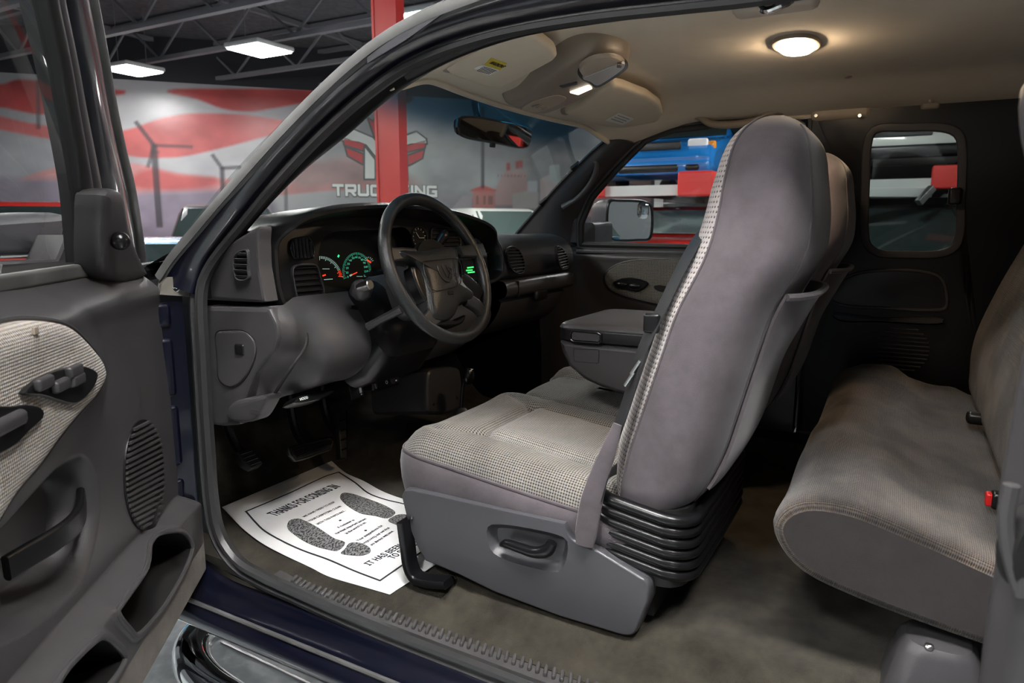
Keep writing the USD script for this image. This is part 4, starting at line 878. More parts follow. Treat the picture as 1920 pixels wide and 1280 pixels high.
vent(EF.pxs([(441, 483), (446, 474), (457, 468), (467, 468), (470, 480), (470, 505), (471, 520), (462, 527), (447, 524), (441, 505)], .006), EF, .01, 5, True, dash, .006, 'window_vent', 'plastic_satin', .0045, tilt=1.2)
# black instrument hood
BF = Frame((.10, 1.205, .65), (.80, -.115, 0), (0, .10, 1))
if BF.w[1] > 0: BF.w = -BF.w
OUT = curve(BF.pxs([(510, 545), (504, 500), (503, 455), (509, 430), (530, 410), (568, 395), (634, 384), (724, 381), (786, 387), (842, 397), (892, 416), (924, 438), (939, 463), (944, 491), (944, 514), (930, 531), (860, 548), (760, 570), (660, 592), (602, 600), (552, 600), (528, 588)], .0), 160, True)
du_ = OUT - OUT.mean(0)
topm = sstep(.05, .11, OUT[:, 1])[:, None]                           # the brow is deeper than the sides
def ringp(dd, w, brow=0.0): return np.column_stack([inset(OUT, dd), np.full(len(OUT), w) + brow * topm[:, 0]])
R = [ringp(-.006, -.14), ringp(-.003, -.06), ringp(-.001, -.015, .02), ringp(.003, .002, .035), ringp(.010, .010, .045), ringp(.018, .010, .044), ringp(.025, .002, .030), ringp(.029, -.016, .012), ringp(.031, -.042, -.0)]
hood = obj('instrument_hood', facing(grid(BF(A(R)), False, True), (0, -1, 0)), 'plastic_dark', dash, 'glossy black instrument hood')
FACE = inset(OUT, .0305); FP = Polygon(FACE).buffer(0)
GO = Polygon(curve(BF.pxs([(598, 520), (599, 465), (606, 447), (622, 436), (660, 432), (720, 430), (762, 428), (775, 455), (778, 500), (740, 560), (690, 545), (640, 540), (604, 532)], -.04), 60, True)).buffer(0)
face = FP.difference(GO); face = max(getattr(face, 'geoms', [face]), key=lambda q: q.area)
fm = trimesh.creation.extrude_polygon(face, .012, engine='earcut'); fm.apply_translation((0, 0, -.052)); obj('bezel_face', place(fm, BF), 'plastic_dark', hood)
WG = -.085
ga = obj('gauge_panel', plate(A(GO.buffer(.01).exterior.coords)[:-1], [(0, WG - .01), (0, WG)], BF), 'void_black', dash)
gw = A(GO.exterior.coords)[:-1]; S = A([np.column_stack([gw, np.full(len(gw), w)]) for w in (-.041, WG)]); m = grid(BF(S), False, True); obj('gauge_well', sheet(BF(S), .002), 'plastic_dark', ga)
def tick(p0, p1, wd, m, nm='gauge_tick', lift=.0015):
    a, b = BF.px(*p0, WG), BF.px(*p1, WG); P = BF(A([[*a, WG + lift], [*b, WG + lift]])); obj(nm, sweep(P, rrect(.001, wd, .0003, 1), np.tile(BF.w, (2, 1))), m, ga)
def dial(cx, cy, rx, ry, a0, a1, n, l, m, wd=.0011, red=None, numbers=()):
    L = []
    for i in range(n):
        t = math.radians(a0 + (a1 - a0) * i / (n - 1)); k = l * (1.5 if i % 5 == 0 else 1)
        p0 = (cx + rx * math.cos(t), cy - ry * math.sin(t)); p1 = (cx + (rx - k) * math.cos(t), cy - (ry - k) * math.sin(t)); a, b = BF.px(*p0, WG), BF.px(*p1, WG)
        mm = sweep(BF(A([[*a, WG + .0015], [*b, WG + .0015]])), rrect(.001, wd, .0003, 1), np.tile(BF.w, (2, 1)))
        obj('gauge_tick', mm, 'needle_red' if red and red[0] <= i <= red[1] else m, ga)
    for k, s in enumerate(numbers):
        t = math.radians(a0 + (a1 - a0) * k / (len(numbers) - 1)); c = BF.px(cx + (rx - 9) * math.cos(t), cy - (ry - 9) * math.sin(t), WG)
        q = meshkit.text_mesh(s, .0052, .0008); q.apply_translation((-q.bounds[:, 0].mean() + c[0], -q.bounds[:, 1].mean() + c[1], WG + .001)); 
        obj('gauge_number', place(q, BF), m, ga, smooth=False)
BF_flip = BF.u @ A([1, 0, 0])
dial(600, 524, 41, 44, 92, 8, 24, 5, 'gauge_white', .0014, (19, 23))
dial(668, 508, 27, 35, 205, -20, 49, 4, 'gauge_green', .0009, None, ('0', '10', '20', '30', '40', '50', '60', '70', '80', '90', '100', '110', '120'))
dial(690, 492, 10, 11, 150, 20, 7, 3, 'gauge_white', .0012)
tick((657, 516), (669, 510.5), .0026, 'needle_red', 'needle'); tick((655, 517), (659, 515), .0045, 'gauge_white', 'needle_hub'); tick((604, 517), (610, 515), .0035, 'needle_red', 'needle'); tick((687, 487), (695, 492), .0045, 'needle_red', 'needle')
tick((633, 482), (635, 478), .0050, 'tell_green', 'tell_tale'); tick((604, 504), (617, 504), .0016, 'gauge_white', 'legend'); tick((607, 524), (623, 523), .0020, 'gauge_white', 'legend'); tick((668, 518), (679, 518), .0012, 'gauge_white', 'legend'); tick((634, 518), (643, 519), .0016, 'needle_red', 'legend')
WF_ = -.040
vent(BF.pxs([(541, 462), (545, 449), (558, 444), (575, 444), (583, 455), (587, 475), (584, 484), (566, 486), (548, 484), (543, 475)], WF_), BF, .01, 6, False, hood, WF_, 'switch_grille', 'plastic_black', .003)
vent(BF.pxs([(545, 505), (551, 497), (575, 494), (592, 497), (600, 520), (606, 550), (601, 560), (575, 566), (556, 562), (548, 535)], WF_), BF, .01, 6, True, hood, WF_, 'driver_vent', 'plastic_satin', .005, 'plastic_dark')
# centre stack: gauge, vents, blank panel, gauge, radio, pocket
def face_px(L, w=WF_): return BF.pxs(L, w)
gq = curve(BF.px(785, 446, WF_) + ell(.030, .033, 24), 40, True); cg = obj('small_gauge', bandring(gq, inset(gq, .003), .006, lambda q: BF(q + A([0, 0, WF_]))), 'plastic_satin', hood)
obj('gauge_face', plate(inset(gq, .002), [(0, WF_ - .002), (0, WF_ + .001)], BF), 'void_black', cg)
c0_ = BF.px(785, 446, WF_)
for k in range(11):
    t = math.radians(-40 + 26 * k); p = A([[c0_[0] + .026 * math.cos(t), c0_[1] + .028 * math.sin(t), WF_ + .002], [c0_[0] + .021 * math.cos(t), c0_[1] + .023 * math.sin(t), WF_ + .002]]); obj('gauge_tick', sweep(BF(p), rrect(.001, .0018, .0003, 1), np.tile(BF.w, (2, 1))), 'label_white', cg)
for t in (0, 2.2): p = A([[c0_[0], c0_[1], WF_ + .003], [c0_[0] + .02 * math.cos(t), c0_[1] + .02 * math.sin(t), WF_ + .003]]); obj('needle', sweep(BF(p), rrect(.001, .002, .0003, 1), np.tile(BF.w, (2, 1))), 'label_white', cg)
vent(face_px([(806, 430), (812, 426), (850, 428), (856, 432), (862, 458), (858, 464), (812, 464), (806, 458)]), BF, .01, 5, True, hood, WF_, 'centre_vent', 'plastic_satin', .004)
vent(face_px([(880, 432), (886, 430), (893, 432), (898, 462), (893, 468), (884, 466)]), BF, .01, 5, True, hood, WF_, 'centre_vent', 'plastic_satin', .004)
pq = curve(face_px([(888, 430), (897, 430), (905, 462), (907, 466), (895, 465)], WF_ + .008), 30, True, True); obj('blank_panel', plate(pq, [(0, WF_), (0, WF_ + .006), (.002, WF_ + .008)], BF), 'plastic_shield', hood)
gq = curve(BF.px(911, 446, WF_) + ell(.040, .044, 24), 40, True); cg = obj('small_gauge', bandring(gq, inset(gq, .004), .006, lambda q: BF(q + A([0, 0, WF_]))), 'plastic_black', hood)
c0_ = BF.px(911, 446, WF_)
for k in range(9):
    t = math.radians(-60 + 40 * k); p = A([[c0_[0] + .030 * math.cos(t), c0_[1] + .034 * math.sin(t), WF_ + .002], [c0_[0] + .022 * math.cos(t), c0_[1] + .026 * math.sin(t), WF_ + .002]]); obj('gauge_tick', sweep(BF(p), rrect(.001, .0022, .0003, 1), np.tile(BF.w, (2, 1))), 'label_white', cg)
rq = curve(face_px([(862, 488), (896, 486), (902, 540), (866, 546)]), 40, True, True); rd = obj('radio', plate(rq, [(0, WF_), (0, WF_ + .006), (.002, WF_ + .008)], BF), 'plastic_black', hood)
dq = curve(face_px([(868, 497), (890, 495), (892, 512), (870, 515)], WF_ + .01), 24, True, True); obj('radio_screen', plate(dq, [(0, WF_ + .006), (0, WF_ + .0095)], BF), 'void_black', rd)
for (a, b), (c, d) in (((876, 502), (888, 500.5)), ((874, 507), (886, 506)), ((877, 511), (890, 509.5))): 
    p, q = BF.px(a, b, WF_ + .011), BF.px(c, d, WF_ + .011); obj('screen_segment', sweep(BF(A([[*p, WF_ + .011], [*q, WF_ + .011]])), rrect(.001, .0045, .0003, 1), np.tile(BF.w, (2, 1))), 'display_green', rd)
for k in range(6): p = BF.px(869 + 1.0 * k, 519 + 4 * k, WF_ + .01); obj('radio_button', place(rbox(.022, .007, .004, .001, (p[0] + .014, p[1], WF_ + .010)), BF), 'plastic_shield', rd)
pq = curve(face_px([(905, 478), (934, 476), (938, 505), (934, 524), (908, 528)]), 40, True); obj('storage_pocket', bandring(pq, inset(pq, .004), .008, lambda q: BF(q + A([0, 0, WF_]))), 'plastic_satin', hood); obj('pocket_floor', plate(inset(pq, .003), [(0, WF_ - .004), (0, WF_ + .001)], BF), 'void_black', hood)
# passenger vents
PF = Frame((.95, 1.093, .63), (1, .02, 0), (0, .06, 1)); PF.w = -PF.w if PF.w[1] > 0 else PF.w
vent(PF.pxs([(946, 470), (953, 462), (965, 464), (976, 480), (980, 500), (977, 512), (966, 514), (954, 505), (948, 490)]), PF, .01, 8, True, dash, .003, 'passenger_vent', 'plastic_dark', .006)
PF2 = Frame((1.42, 1.10, .63), (1, .25, 0), (-.25 * .06, .06, 1)); PF2.w = -PF2.w if PF2.w[1] > 0 else PF2.w
vent(PF2.pxs([(1038, 464), (1044, 461), (1052, 468), (1059, 482), (1061, 500), (1056, 506), (1047, 504), (1041, 490)]), PF2, .01, 8, True, dash, .004, 'passenger_vent', 'plastic_dark', .006)
# knee panel below the hood
EDG = [(-q[0], q[1]) for q in EF.pxs([(503, 574), (523, 606), (526, 632), (517, 662), (482, 702), (461, 758), (455, 792)])] + [(1.42, .30)]
kn = lambda dy=0, dz=0: [(1.205 + dy, .585), (1.165 + dy, .555), (1.125 + dy, .50), (1.115 + dy, .455 + dz), (1.14 + dy, .405 + dz), (1.19 + dy, .372 + dz), (1.27 + dy, .352 + dz), (1.45 + dy, .345 + dz)]
obj('knee_panel', facing(grid(prof_rows([(.047, EDG), (.075, [(y - .012 * sstep(.32, .40, z), z) for y, z in EDG]), (.16, kn(.008, -.006)), (.28, kn()), (.44, kn(.005, -.012)), (.60, kn(.02, -.02)), (.80, kn(.03, -.02)), (.96, kn(.05, .0))], 40, 60)), (0, -1, -.4)), 'plastic_grey', dash, smooth=50)
sp = []
for a, b in [(570, 612), (577, 634), (572, 655), (550, 686), (519, 734), (508, 756)]:
    y = 1.15
    for _ in range(10): p = at(a, b, y=y); y = float(np.interp(p[2], [.352, .372, .405, .455, .50, .555], [1.275, 1.195, 1.146, 1.120, 1.130, 1.170]))
    sp.append(p + A([0, .002, 0]))
obj('panel_seam', tube(curve(A(sp), 30), .0042, 6), 'void_black', dash)
hr = curve(pts_at([(548, 752), (560, 742), (590, 736), (622, 728), (620, 738), (596, 750), (560, 759)], y=1.20), 30, True); 
HR = Frame(at(585, 745, y=1.19), (1, 0, 0), (0, .45, 1)); HR.w = -HR.w if HR.w[1] > 0 else HR.w
hq = curve(HR.pxs([(545, 757), (556, 744), (590, 737), (622, 728), (626, 733), (612, 744), (575, 756)]), 36, True); hrl = obj('hood_release', plate(hq, [(0, -.03), (0, 0), (.003, .006), (.008, .008)], HR), 'plastic_black', dash)
q = meshkit.text_mesh('HOOD', .0062, .0008, True); c = HR.px(563, 751, .009); q.apply_translation((c[0], c[1], .0085)); obj('release_text', place(q, HR), 'label_white', hrl, smooth=False)
pbq = curve(EF.pxs([(428, 770), (442, 752), (480, 744), (507, 741), (496, 768), (483, 786), (462, 791), (432, 784)], .01), 40, True); pb = obj('brake_release', plate(pbq, [(0, -.02), (0, .010), (.003, .016), (.008, .018)], EF), 'plastic_grey', dash)
c = EF.px(478, 772, .019); obj('release_mark', place(rbox(.030, .010, .001, .0003, (*c, .0185)), EF), 'plastic_satin', pb)
# column and controls
col_ = thing('steering_column', 'black steering column with wiper stalk, shift lever and ignition lock', 'steering column', (.427, 1.1, .6))
wc, wa, wy = A([.4266, .9953, .6433]), .3914, -.035
wn = A([math.sin(wy) * math.cos(wa), -math.cos(wy) * math.cos(wa), math.sin(wa)]); WHF = Frame(wc, np.cross([0, 0, 1], wn), np.cross(wn, np.cross([0, 0, 1], wn)))
if WHF.w @ wn < 0: WHF.w = -WHF.w
secs = [WHF(np.column_stack([rrect(w, h, r, 5) + A([0, oy]), np.full(24, -d)])) for d, w, h, r, oy in ((.050, .085, .10, .035, -.005), (.055, .115, .13, .04, -.012), (.09, .125, .145, .04, -.015), (.15, .125, .15, .04, -.02), (.22, .13, .16, .04, -.03), (.33, .14, .17, .04, -.04))]
obj('shroud', loft(A(secs)), 'plastic_satin', col_)
q = [at(655, 600, y=1.15), at(690, 632, y=1.13), at(755, 632, y=1.13), at(762, 590, y=1.15)]
obj('column_skirt', loft(A([WHF(np.column_stack([rrect(w, h, .05, 5) + A([0, oy]), np.full(24, -d)])) for d, w, h, oy in ((.13, .16, .12, -.05), (.16, .24, .20, -.07), (.24, .26, .24, -.09), (.30, .26, .24, -.09))])), 'plastic_black', col_)
a, b = at(716, 480, y=1.06), at(748, 596, y=1.02)
obj('turn_stalk', loft(A([Frame(p, X, (0, -.3, 1))(rrect(w, h, .008, 4)) if False else WHF(np.column_stack([rrect(.030, .012, .005, 4) * s + off, np.full(20, d)])) for d, s, off in ((-.09, 1, A([-.07, .03])), (-.075, 1, A([-.12, .025])), (-.07, .9, A([-.17, .02])))])), 'plastic_black', col_)
pp = at(706, 470, y=1.065); pq_ = at(755, 585, y=1.045)
obj('tilt_lever', tube(A([at(690, 612, y=1.10), at(716, 598, y=1.06), at(752, 580, y=1.02)]), [.010, .009, .011], 10), 'plastic_satin', col_)
st = curve(A([at(722, 465, y=1.09), at(713, 472, y=1.08), at(722, 510, y=1.07), at(745, 560, y=1.06)]), 20); obj('shroud_edge', tube(st, .0035, 8), 'plastic_shield', col_)
lk = at(689, 535, y=1.075); lf = Frame(lk, (1, 0, 0), (0, .3, 1)); lf.w = -lf.w if lf.w[1] > 0 else lf.w
obj('ignition_lock', place(plate(ell(.012, .012, 24), [(0, -.03), (0, .008), (.002, .010), (.004, .010)]), lf), 'steel', col_, 'bright metal ignition lock'); lk2 = obj('lock_collar', place(cat(rbox(.05, .05, .05, .02, (.012, -.004, -.032))), lf), 'plastic_satin', col_)
sl_ = curve(A([at(800, 486, y=1.075), at(812, 470, y=1.06), at(826, 450, y=1.05), at(837, 434, y=1.045)]), 24); rr = np.interp(np.linspace(0, 1, 24), [0, .3, .45, .85, 1], [.006, .007, .0125, .014, .007]); obj('shift_lever', tube(sl_, rr, 14), 'plastic_black', col_)
# steering wheel
sw_ = thing('steering_wheel', 'black leather wrapped four spoke steering wheel with embossed animal head airbag pad', 'steering wheel', wc)
t_ = np.linspace(0, 2 * np.pi, 97)[:-1]; ringp_ = WHF(np.column_stack([.180 * np.cos(t_), .180 * np.sin(t_), np.zeros(96)]))
sc = 1 + .03 * np.cos(4 * t_); obj('rim', sweep(ringp_, ell(.0155, .0150, 18), np.tile(WHF.w, (96, 1)), True, sc), 'leather_black', sw_)
def whp(L, w=.02): return WHF.pxs(L, w)
PAD = curve(whp([(752, 468), (800, 466), (858, 462), (864, 480), (868, 520), (893, 548), (890, 560), (868, 568), (858, 590), (838, 600), (818, 594), (808, 566), (800, 520), (786, 490), (760, 482)], .02), 80, True)
pd_ = pillow(PAD, [(0, -.025, .0), (0, .004, .0), (0, .012, .003), (0, .018, .009), (.15, .021, .010), (.4, .023, .01), (.7, .024, .01), (1, .024, .01)], np.tile(PAD.mean(0), (80, 1)), fr=WHF)
obj('airbag_pad', cat(*[a for a, _ in pd_]), 'leather_black', sw_)
def spoke(L, w0, w1, wd0, wd1, m='leather_black', nm='spoke'):
    P = curve(A([[*WHF.px(a, b, 0), w] for (a, b), w in zip(L, np.linspace(w0, w1, len(L)))]), 16); W = np.linspace(wd0, wd1, 16)
    S = [] ; T, N, B = frames_along(WHF(P), np.tile(WHF.w, (16, 1)))
    for i in range(16):
        e = rrect(.016, 2 * W[i], .007, 4); S.append(WHF(P)[i] + e[:, :1] * N[i] + e[:, 1:] * B[i])
    obj(nm, loft(A(S)), m, sw_)
spoke([(725, 478), (745, 478), (775, 478)], .0, .006, .020, .014); spoke([(905, 470), (885, 472), (858, 474)], .0, .006, .022, .016)
spoke([(798, 606), (810, 594), (826, 572)], .0, .006, .020, .028); spoke([(905, 588), (892, 575), (868, 562)], .0, .006, .022, .020)
for L in ([(772, 500), (782, 500), (806, 552), (800, 566), (786, 545)], [(862, 520), (872, 512), (905, 545), (898, 560), (880, 560)]):
    obj('spoke_switch', plate(curve(whp(L, .006), 36, True), [(0, -.02), (0, .004), (.003, .008), (.006, .009)], WHF), 'plastic_black', sw_)
obj('hub_back', loft(A([WHF(np.column_stack([ell(r, r, 30), np.full(30, w)])) for w, r in ((-.055, .055), (-.02, .075), (.0, .075))])), 'plastic_black', sw_)
obj('column_lock_plate', plate(curve(whp([(812, 590), (850, 600), (872, 590), (868, 604), (845, 612), (822, 606)], .0), 30, True), [(0, -.03), (0, .0), (.004, .004)], WHF), 'plastic_black', sw_)
# embossed shield with a horned head
def emb_line(L, nm='emblem_relief', r=.0013, w=.0255): 
    P = A([[*WHF.px(a, b, w), w] for a, b in L]); obj(nm, tube(WHF(curve(P, 24)), r, 6), 'leather_black', sw_)
emb_line([(794, 490), (820, 487), (850, 484), (862, 488), (866, 520), (862, 533), (838, 541), (812, 544), (802, 530), (794, 500), (794, 490)], r=.0010)
emb_line([(820, 498), (824, 512), (832, 524), (842, 528), (849, 520), (848, 505), (842, 500)]); emb_line([(829, 497), (834, 510), (838, 518), (843, 514)]); emb_line([(836, 497), (840, 505), (845, 512), (841, 520)])
qm = whp([(840, 546), (850, 545), (851, 551), (841, 552)], .025); obj('airbag_mark', plate(curve(qm, 16, True, True), [(0, .022), (0, .0255)], WHF), 'plastic_black', sw_)
# pedals, controller, transfer case lever
def pedal(name, lab, L, yy, arm, m='rubber', tr=False):
    f = Frame(at(*L[0], y=yy), (1, 0, 0), (0, .55, .8)); f.w = -f.w if f.w[1] > 0 else f.w; q = curve(f.pxs(L), 36, True, True); t = thing(name, lab, 'pedal', f.o)
    obj('pad', plate(q, [(0, -.014), (0, .0), (.003, .005), (.006, .006)], f), m, t)
    if tr: obj('pad_trim', place(tube(np.column_stack([inset(q, -.002), np.full(len(q), -.002)]), .0032, 6, True), f), 'steel', t)
    c = q.mean(0); lo_, hi_ = q.min(0), q.max(0)
    for k in range(6 if tr else 4):
        v = lo_[1] + (k + 1) * (hi_[1] - lo_[1]) / (7 if tr else 5); ln = Polygon(inset(q, .007)).intersection(LineString([(lo_[0] - 1, v), (hi_[0] + 1, v)]))
        if not ln.is_empty: cc = A(max(getattr(ln, 'geoms', [ln]), key=lambda q: q.length).coords); obj('tread_rib', sweep(f(np.column_stack([cc, [.007, .007]])), rrect(.004, .005, .001, 1), np.tile(f.w, (2, 1))), 'plastic_black', t)
    p = f(A([*c, -.012])); obj('arm', tube(curve(A([p, p + A([0, .05, .05]), p + A([arm, .10, .30])]), 12), .012, 8), 'plastic_black', t)
pedal('parking_brake_pedal', 'small black foot brake pedal nearest the door in the driver footwell', [(440, 848), (468, 838), (492, 868), (488, 874), (470, 880), (455, 872)], 1.48, -.02)
pedal('brake_pedal', 'wide black brake pedal with bright metal edge in the driver footwell', [(542, 840), (560, 836), (618, 823), (624, 828), (620, 840), (570, 858), (555, 862), (545, 852)], 1.44, .02, tr=True)
pedal('accelerator_pedal', 'tall narrow black accelerator pedal beside the centre tunnel', [(630, 775), (648, 770), (650, 860), (636, 862)], 1.52, .02)
bc = thing('brake_controller', 'small black trailer brake controller with white markings under the dash', 'controller', at(725, 716, y=1.24))
bfr = Frame(at(725, 716, y=1.24), (1, -.12, 0), (0, .2, 1)); bfr.w = -bfr.w if bfr.w[1] > 0 else bfr.w
obj('case', place(rbox(.105, .032, .06, .006, (0, 0, -.03)), bfr), 'plastic_black', bc)
for u_, w_, h_ in ((.02, .012, .014), (-.045, .006, .02)): obj('knob', place(plate(ell(w_ / 2 + .002, h_ / 2 + .001, 18), [(0, 0), (0, .006), (.002, .008)]), Frame(bfr(A([u_, 0, 0])), bfr.u, bfr.v)), 'plastic_satin', bc)
for s, u_, v_ in (('O', -.002, -.005), ('MAN', .030, -.004)):
    q = meshkit.text_mesh(s, .009 if s == 'O' else .004, .0008, True); q.apply_translation((u_ - .004, v_, .0005)); obj('marking', place(q, bfr), 'label_white', bc, smooth=False)
obj('marking_bar', place(rbox(.030, .003, .001, .0003, (.012, .0135, .0005)), bfr), 'label_white', bc)
k1 = at(676, 732, y=1.22); obj_ = thing('warning_tag', 'white exclamation mark tag beside the trailer brake controller', 'tag', k1)
tf = Frame(k1, (1, 0, 0), (0, .2, 1)); tf.w = -tf.w if tf.w[1] > 0 else tf.w
obj('bar', place(rbox(.008, .016, .002, .0008, (0, .002, 0)), tf), 'label_white', obj_); obj('dot', place(rbox(.005, .004, .002, .0008, (.001, -.010, 0)), tf), 'label_white', obj_); obj('plate', place(rbox(.05, .034, .003, .001, (-.012, 0, -.003)), tf), 'plastic_black', obj_)
tb = thing('tunnel_box', 'dark plastic computer cover on the centre tunnel ahead of the seat', 'cover', at(830, 730, y=1.22))
tfm = Frame(at(800, 735, y=1.22), (1, -.05, 0), (0, .15, 1)); tfm.w = -tfm.w if tfm.w[1] > 0 else tfm.w
q = curve(tfm.pxs([(800, 698), (805, 692), (855, 688), (862, 693), (866, 760), (862, 768), (806, 776), (800, 770)]), 40, True); obj('cover', plate(q, [(0, -.22), (0, -.01), (.004, .0), (.010, .004)], tfm), 'plastic_satin', tb)
for (a, b) in ((812, 757), (855, 745)): c = tfm.px(a, b, .003); obj('screw', place(plate(ell(.005, .005, 12), [(0, .002), (0, .006)]), Frame(tfm(A([*c, 0])), tfm.u, tfm.v)), 'steel', tb)
tl = thing('transfer_case_lever', 'black floor shift lever with a white pattern on its knob', 'lever', at(866, 775, y=1.12))
lv = curve(A([at(864, 782, y=1.12), at(866, 750, y=1.12), at(869, 720, y=1.12), at(876, 704, y=1.11)]), 16); obj('shaft', tube(lv, .006, 8), 'plastic_black', tl)
kb = trimesh.creation.icosphere(3, .021); kb.apply_scale((1, .9, 1.25)); kp = at(878, 705, y=1.11); kb.apply_translation(kp); obj('knob', kb, 'plastic_black', tl)
obj('boot', loft(A([np.column_stack([ell(r, r * 1.2, 20) + lv[0, :2], np.full(20, z)]) for r, z in ((.09, lv[0, 2] - .05), (.075, lv[0, 2] - .03), (.04, lv[0, 2] - .005), (.012, lv[0, 2] + .03))])), 'rubber', tl)
for d in (-.008, .004): obj('knob_mark', place(rbox(.012, .003, .001, .0003, (d, .003 * (d > 0), .0)), Frame(kp + A([0, -.013, .019]), X, (0, .8, .6))), 'label_white', tl)
# ================================================================ roof fittings
def under(px, py, dz=0.0):
    z = 1.12
    for _ in range(12): p = at(px, py, z=z); z = float(roofz(p[0], p[1])) + dz
    return at(px, py, z=z)
def on_roof(P, lift=0.0): 
    P = np.asarray(P, float); out = P.copy(); out[..., 2] = roofz(P[..., 0], P[..., 1]) - P[..., 2] - lift; return out
RFS = -.165
def roof_frame(px, py, drop):
    p = under(px, py, -drop); f = Frame(p, (1, 0, 0), (0, 1, RFS)); f.w = -f.w if f.w[2] > 0 else f.w; return f
def visor(name, lab, L, cpx):
    f = roof_frame(*cpx, .012); q = curve(f.pxs(L, .02), 110, True, True); q = curve(q, 110, True)
    t = thing(name, lab, 'sun visor', f.o)
    obj('visor_board', plate(q, [(.012, -.004), (.004, -.002), (0, .004), (0, .014), (.002, .018), (.006, .0205), (.014, .022), (.04, .0225)], f), 'visor_vinyl', t); return t, f
v1, f1 = visor('sun_visor', 'beige sun visor on the driver side with a yellow warning label', [(838, 134), (850, 122), (905, 97), (960, 72), (985, 62), (1000, 64), (1040, 94), (1045, 106), (1038, 114), (990, 140), (940, 165), (905, 162), (870, 150), (845, 142)], (940, 115))
v2, f2 = visor('sun_visor', 'beige sun visor on the passenger side with a small white label', [(1060, 214), (1085, 200), (1130, 168), (1148, 160), (1170, 163), (1215, 180), (1238, 196), (1244, 214), (1232, 231), (1205, 241), (1180, 243), (1130, 236), (1085, 225)], (1150, 205))
def sticker(par, f, L, m, nm, h=.0232):
    obj(nm, plate(curve(f.pxs(L, .0225), 24, True, True), [(0, .0215), (0, h)], f), m, par)
sticker(v1, f1, [(921, 108), (951, 119), (938, 131), (907, 121)], 'label_yellow', 'warning_label')
sticker(v1, f1, [(904, 122), (937, 132), (917, 141), (888, 128)], 'label_white', 'warning_text_label')
for k in range(5):
    a = A([906 - 3.0 * k, 124 + 1.7 * k]); b = A([932 - 3.4 * k, 132 + 1.5 * k]); sticker(v1, f1, [tuple(a), tuple(b), tuple(b + A([-.8, .7])), tuple(a + A([-.8, .7]))], 'ink', 'text_line', .0236)
A0, B0 = f1.px(916, 118.5, .0235), f1.px(941, 127.5, .0235); q = meshkit.text_mesh('WARNING', 1.0, .1, True); L = q.bounds[1, 0] - q.bounds[0, 0]; u = (B0 - A0) / L; v = unit(A([-u[1], u[0]])); v = v * .012 * np.sign(v @ (f1.px(926, 108, .0235) - A0)); P = q.vertices
q.vertices = f1(np.column_stack([A0 + (P[:, :1] - q.bounds[0, 0]) * u + P[:, 1:2] * v, .0230 + P[:, 2] * .006])); obj('label_text', fix(q), 'ink', v1, smooth=False)
sticker(v2, f2, [(1160, 212), (1189, 223), (1168, 234), (1134, 226)], 'label_white', 'small_label')
for k in range(3): sticker(v2, f2, [(1158 - 6 * k, 215 + 3.2 * k), (1181 - 6 * k, 223 + 3.2 * k), (1180 - 6 * k, 224 + 3.2 * k), (1157 - 6 * k, 216 + 3.2 * k)], 'plastic_tan_dark', 'text_line', .0236)
for a, b, par, f in ((843, 128, v1, f1), (1062, 210, v2, f2)): obj('pivot', place(rbox(.03, .03, .022, .008, (*f.px(a, b, .01), .006)), f), 'plastic_tan_dark', par)
# overhead console along the middle of the header
oc = thing('overhead_console', 'taupe overhead console with map lamps and a glasses bin between the sun visors', 'overhead console', (.8, .6, 1.1))
fo = roof_frame(1060, 160, .006)
OCP = curve(fo.pxs([(946, 194), (975, 182), (1012, 154), (1050, 127), (1085, 109), (1120, 101), (1158, 104), (1180, 116), (1178, 128), (1150, 148), (1105, 178), (1062, 200), (1018, 214), (978, 207)], .03), 120, True)
obj('body', plate(OCP, [(-.006, -.03), (-.004, .0), (.0, .014), (.004, .024), (.010, .030), (.018, .033), (.04, .034)], fo), 'plastic_tan_dark', oc)
def onoc(L, m, nm, lo=.032, hi=.037, r=.003, n=44, lin=False, par=oc):
    q = curve(fo.pxs(L, hi), n, True, lin); return obj(nm, plate(q, [(0, lo), (0, hi - r), (r * .3, hi - r * .3), (r, hi)], fo), m, par)
onoc([(1083, 136), (1091, 122), (1115, 110), (1150, 107), (1174, 117), (1177, 128), (1151, 148), (1120, 165), (1104, 157), (1090, 149)], 'plastic_black', 'bin_gap', .03, .0362, .001)
onoc([(1086, 136), (1094, 124), (1116, 113), (1149, 110), (1170, 119), (1172, 127), (1149, 146), (1120, 162), (1105, 154), (1092, 147)], 'plastic_tan', 'glasses_bin_door', .034, .046, .012)
onoc([(1093, 148), (1112, 140), (1168, 120), (1171, 127), (1149, 145), (1120, 161), (1106, 154)], 'bin_pale', 'bin_door_face', .042, .0485, .003)
onoc([(1158, 121), (1166, 122), (1165, 128), (1156, 127)], 'plastic_black', 'bin_latch', .046, .050, .001, 16, True)
onoc([(1049, 163), (1054, 166), (1084, 159), (1082, 155)], 'plastic_shield', 'map_lamp', .032, .0375, .002, 24, True); onoc([(1069, 175), (1084, 179), (1111, 167), (1104, 162)], 'map_warm', 'map_lamp', .032, .0385, .002, 24, True)
onoc([(978, 204), (1005, 190), (1042, 180), (1062, 186), (1040, 200), (1012, 210), (988, 209)], 'plastic_tan', 'switch_pad', .032, .0365, .002)
for a, b in ((1004, 197), (1012, 200), (1022, 203)): obj('switch', place(rbox(.008, .022, .006, .002, (*fo.px(a, b, .037), .037)), fo), 'plastic_tan_dark', oc)
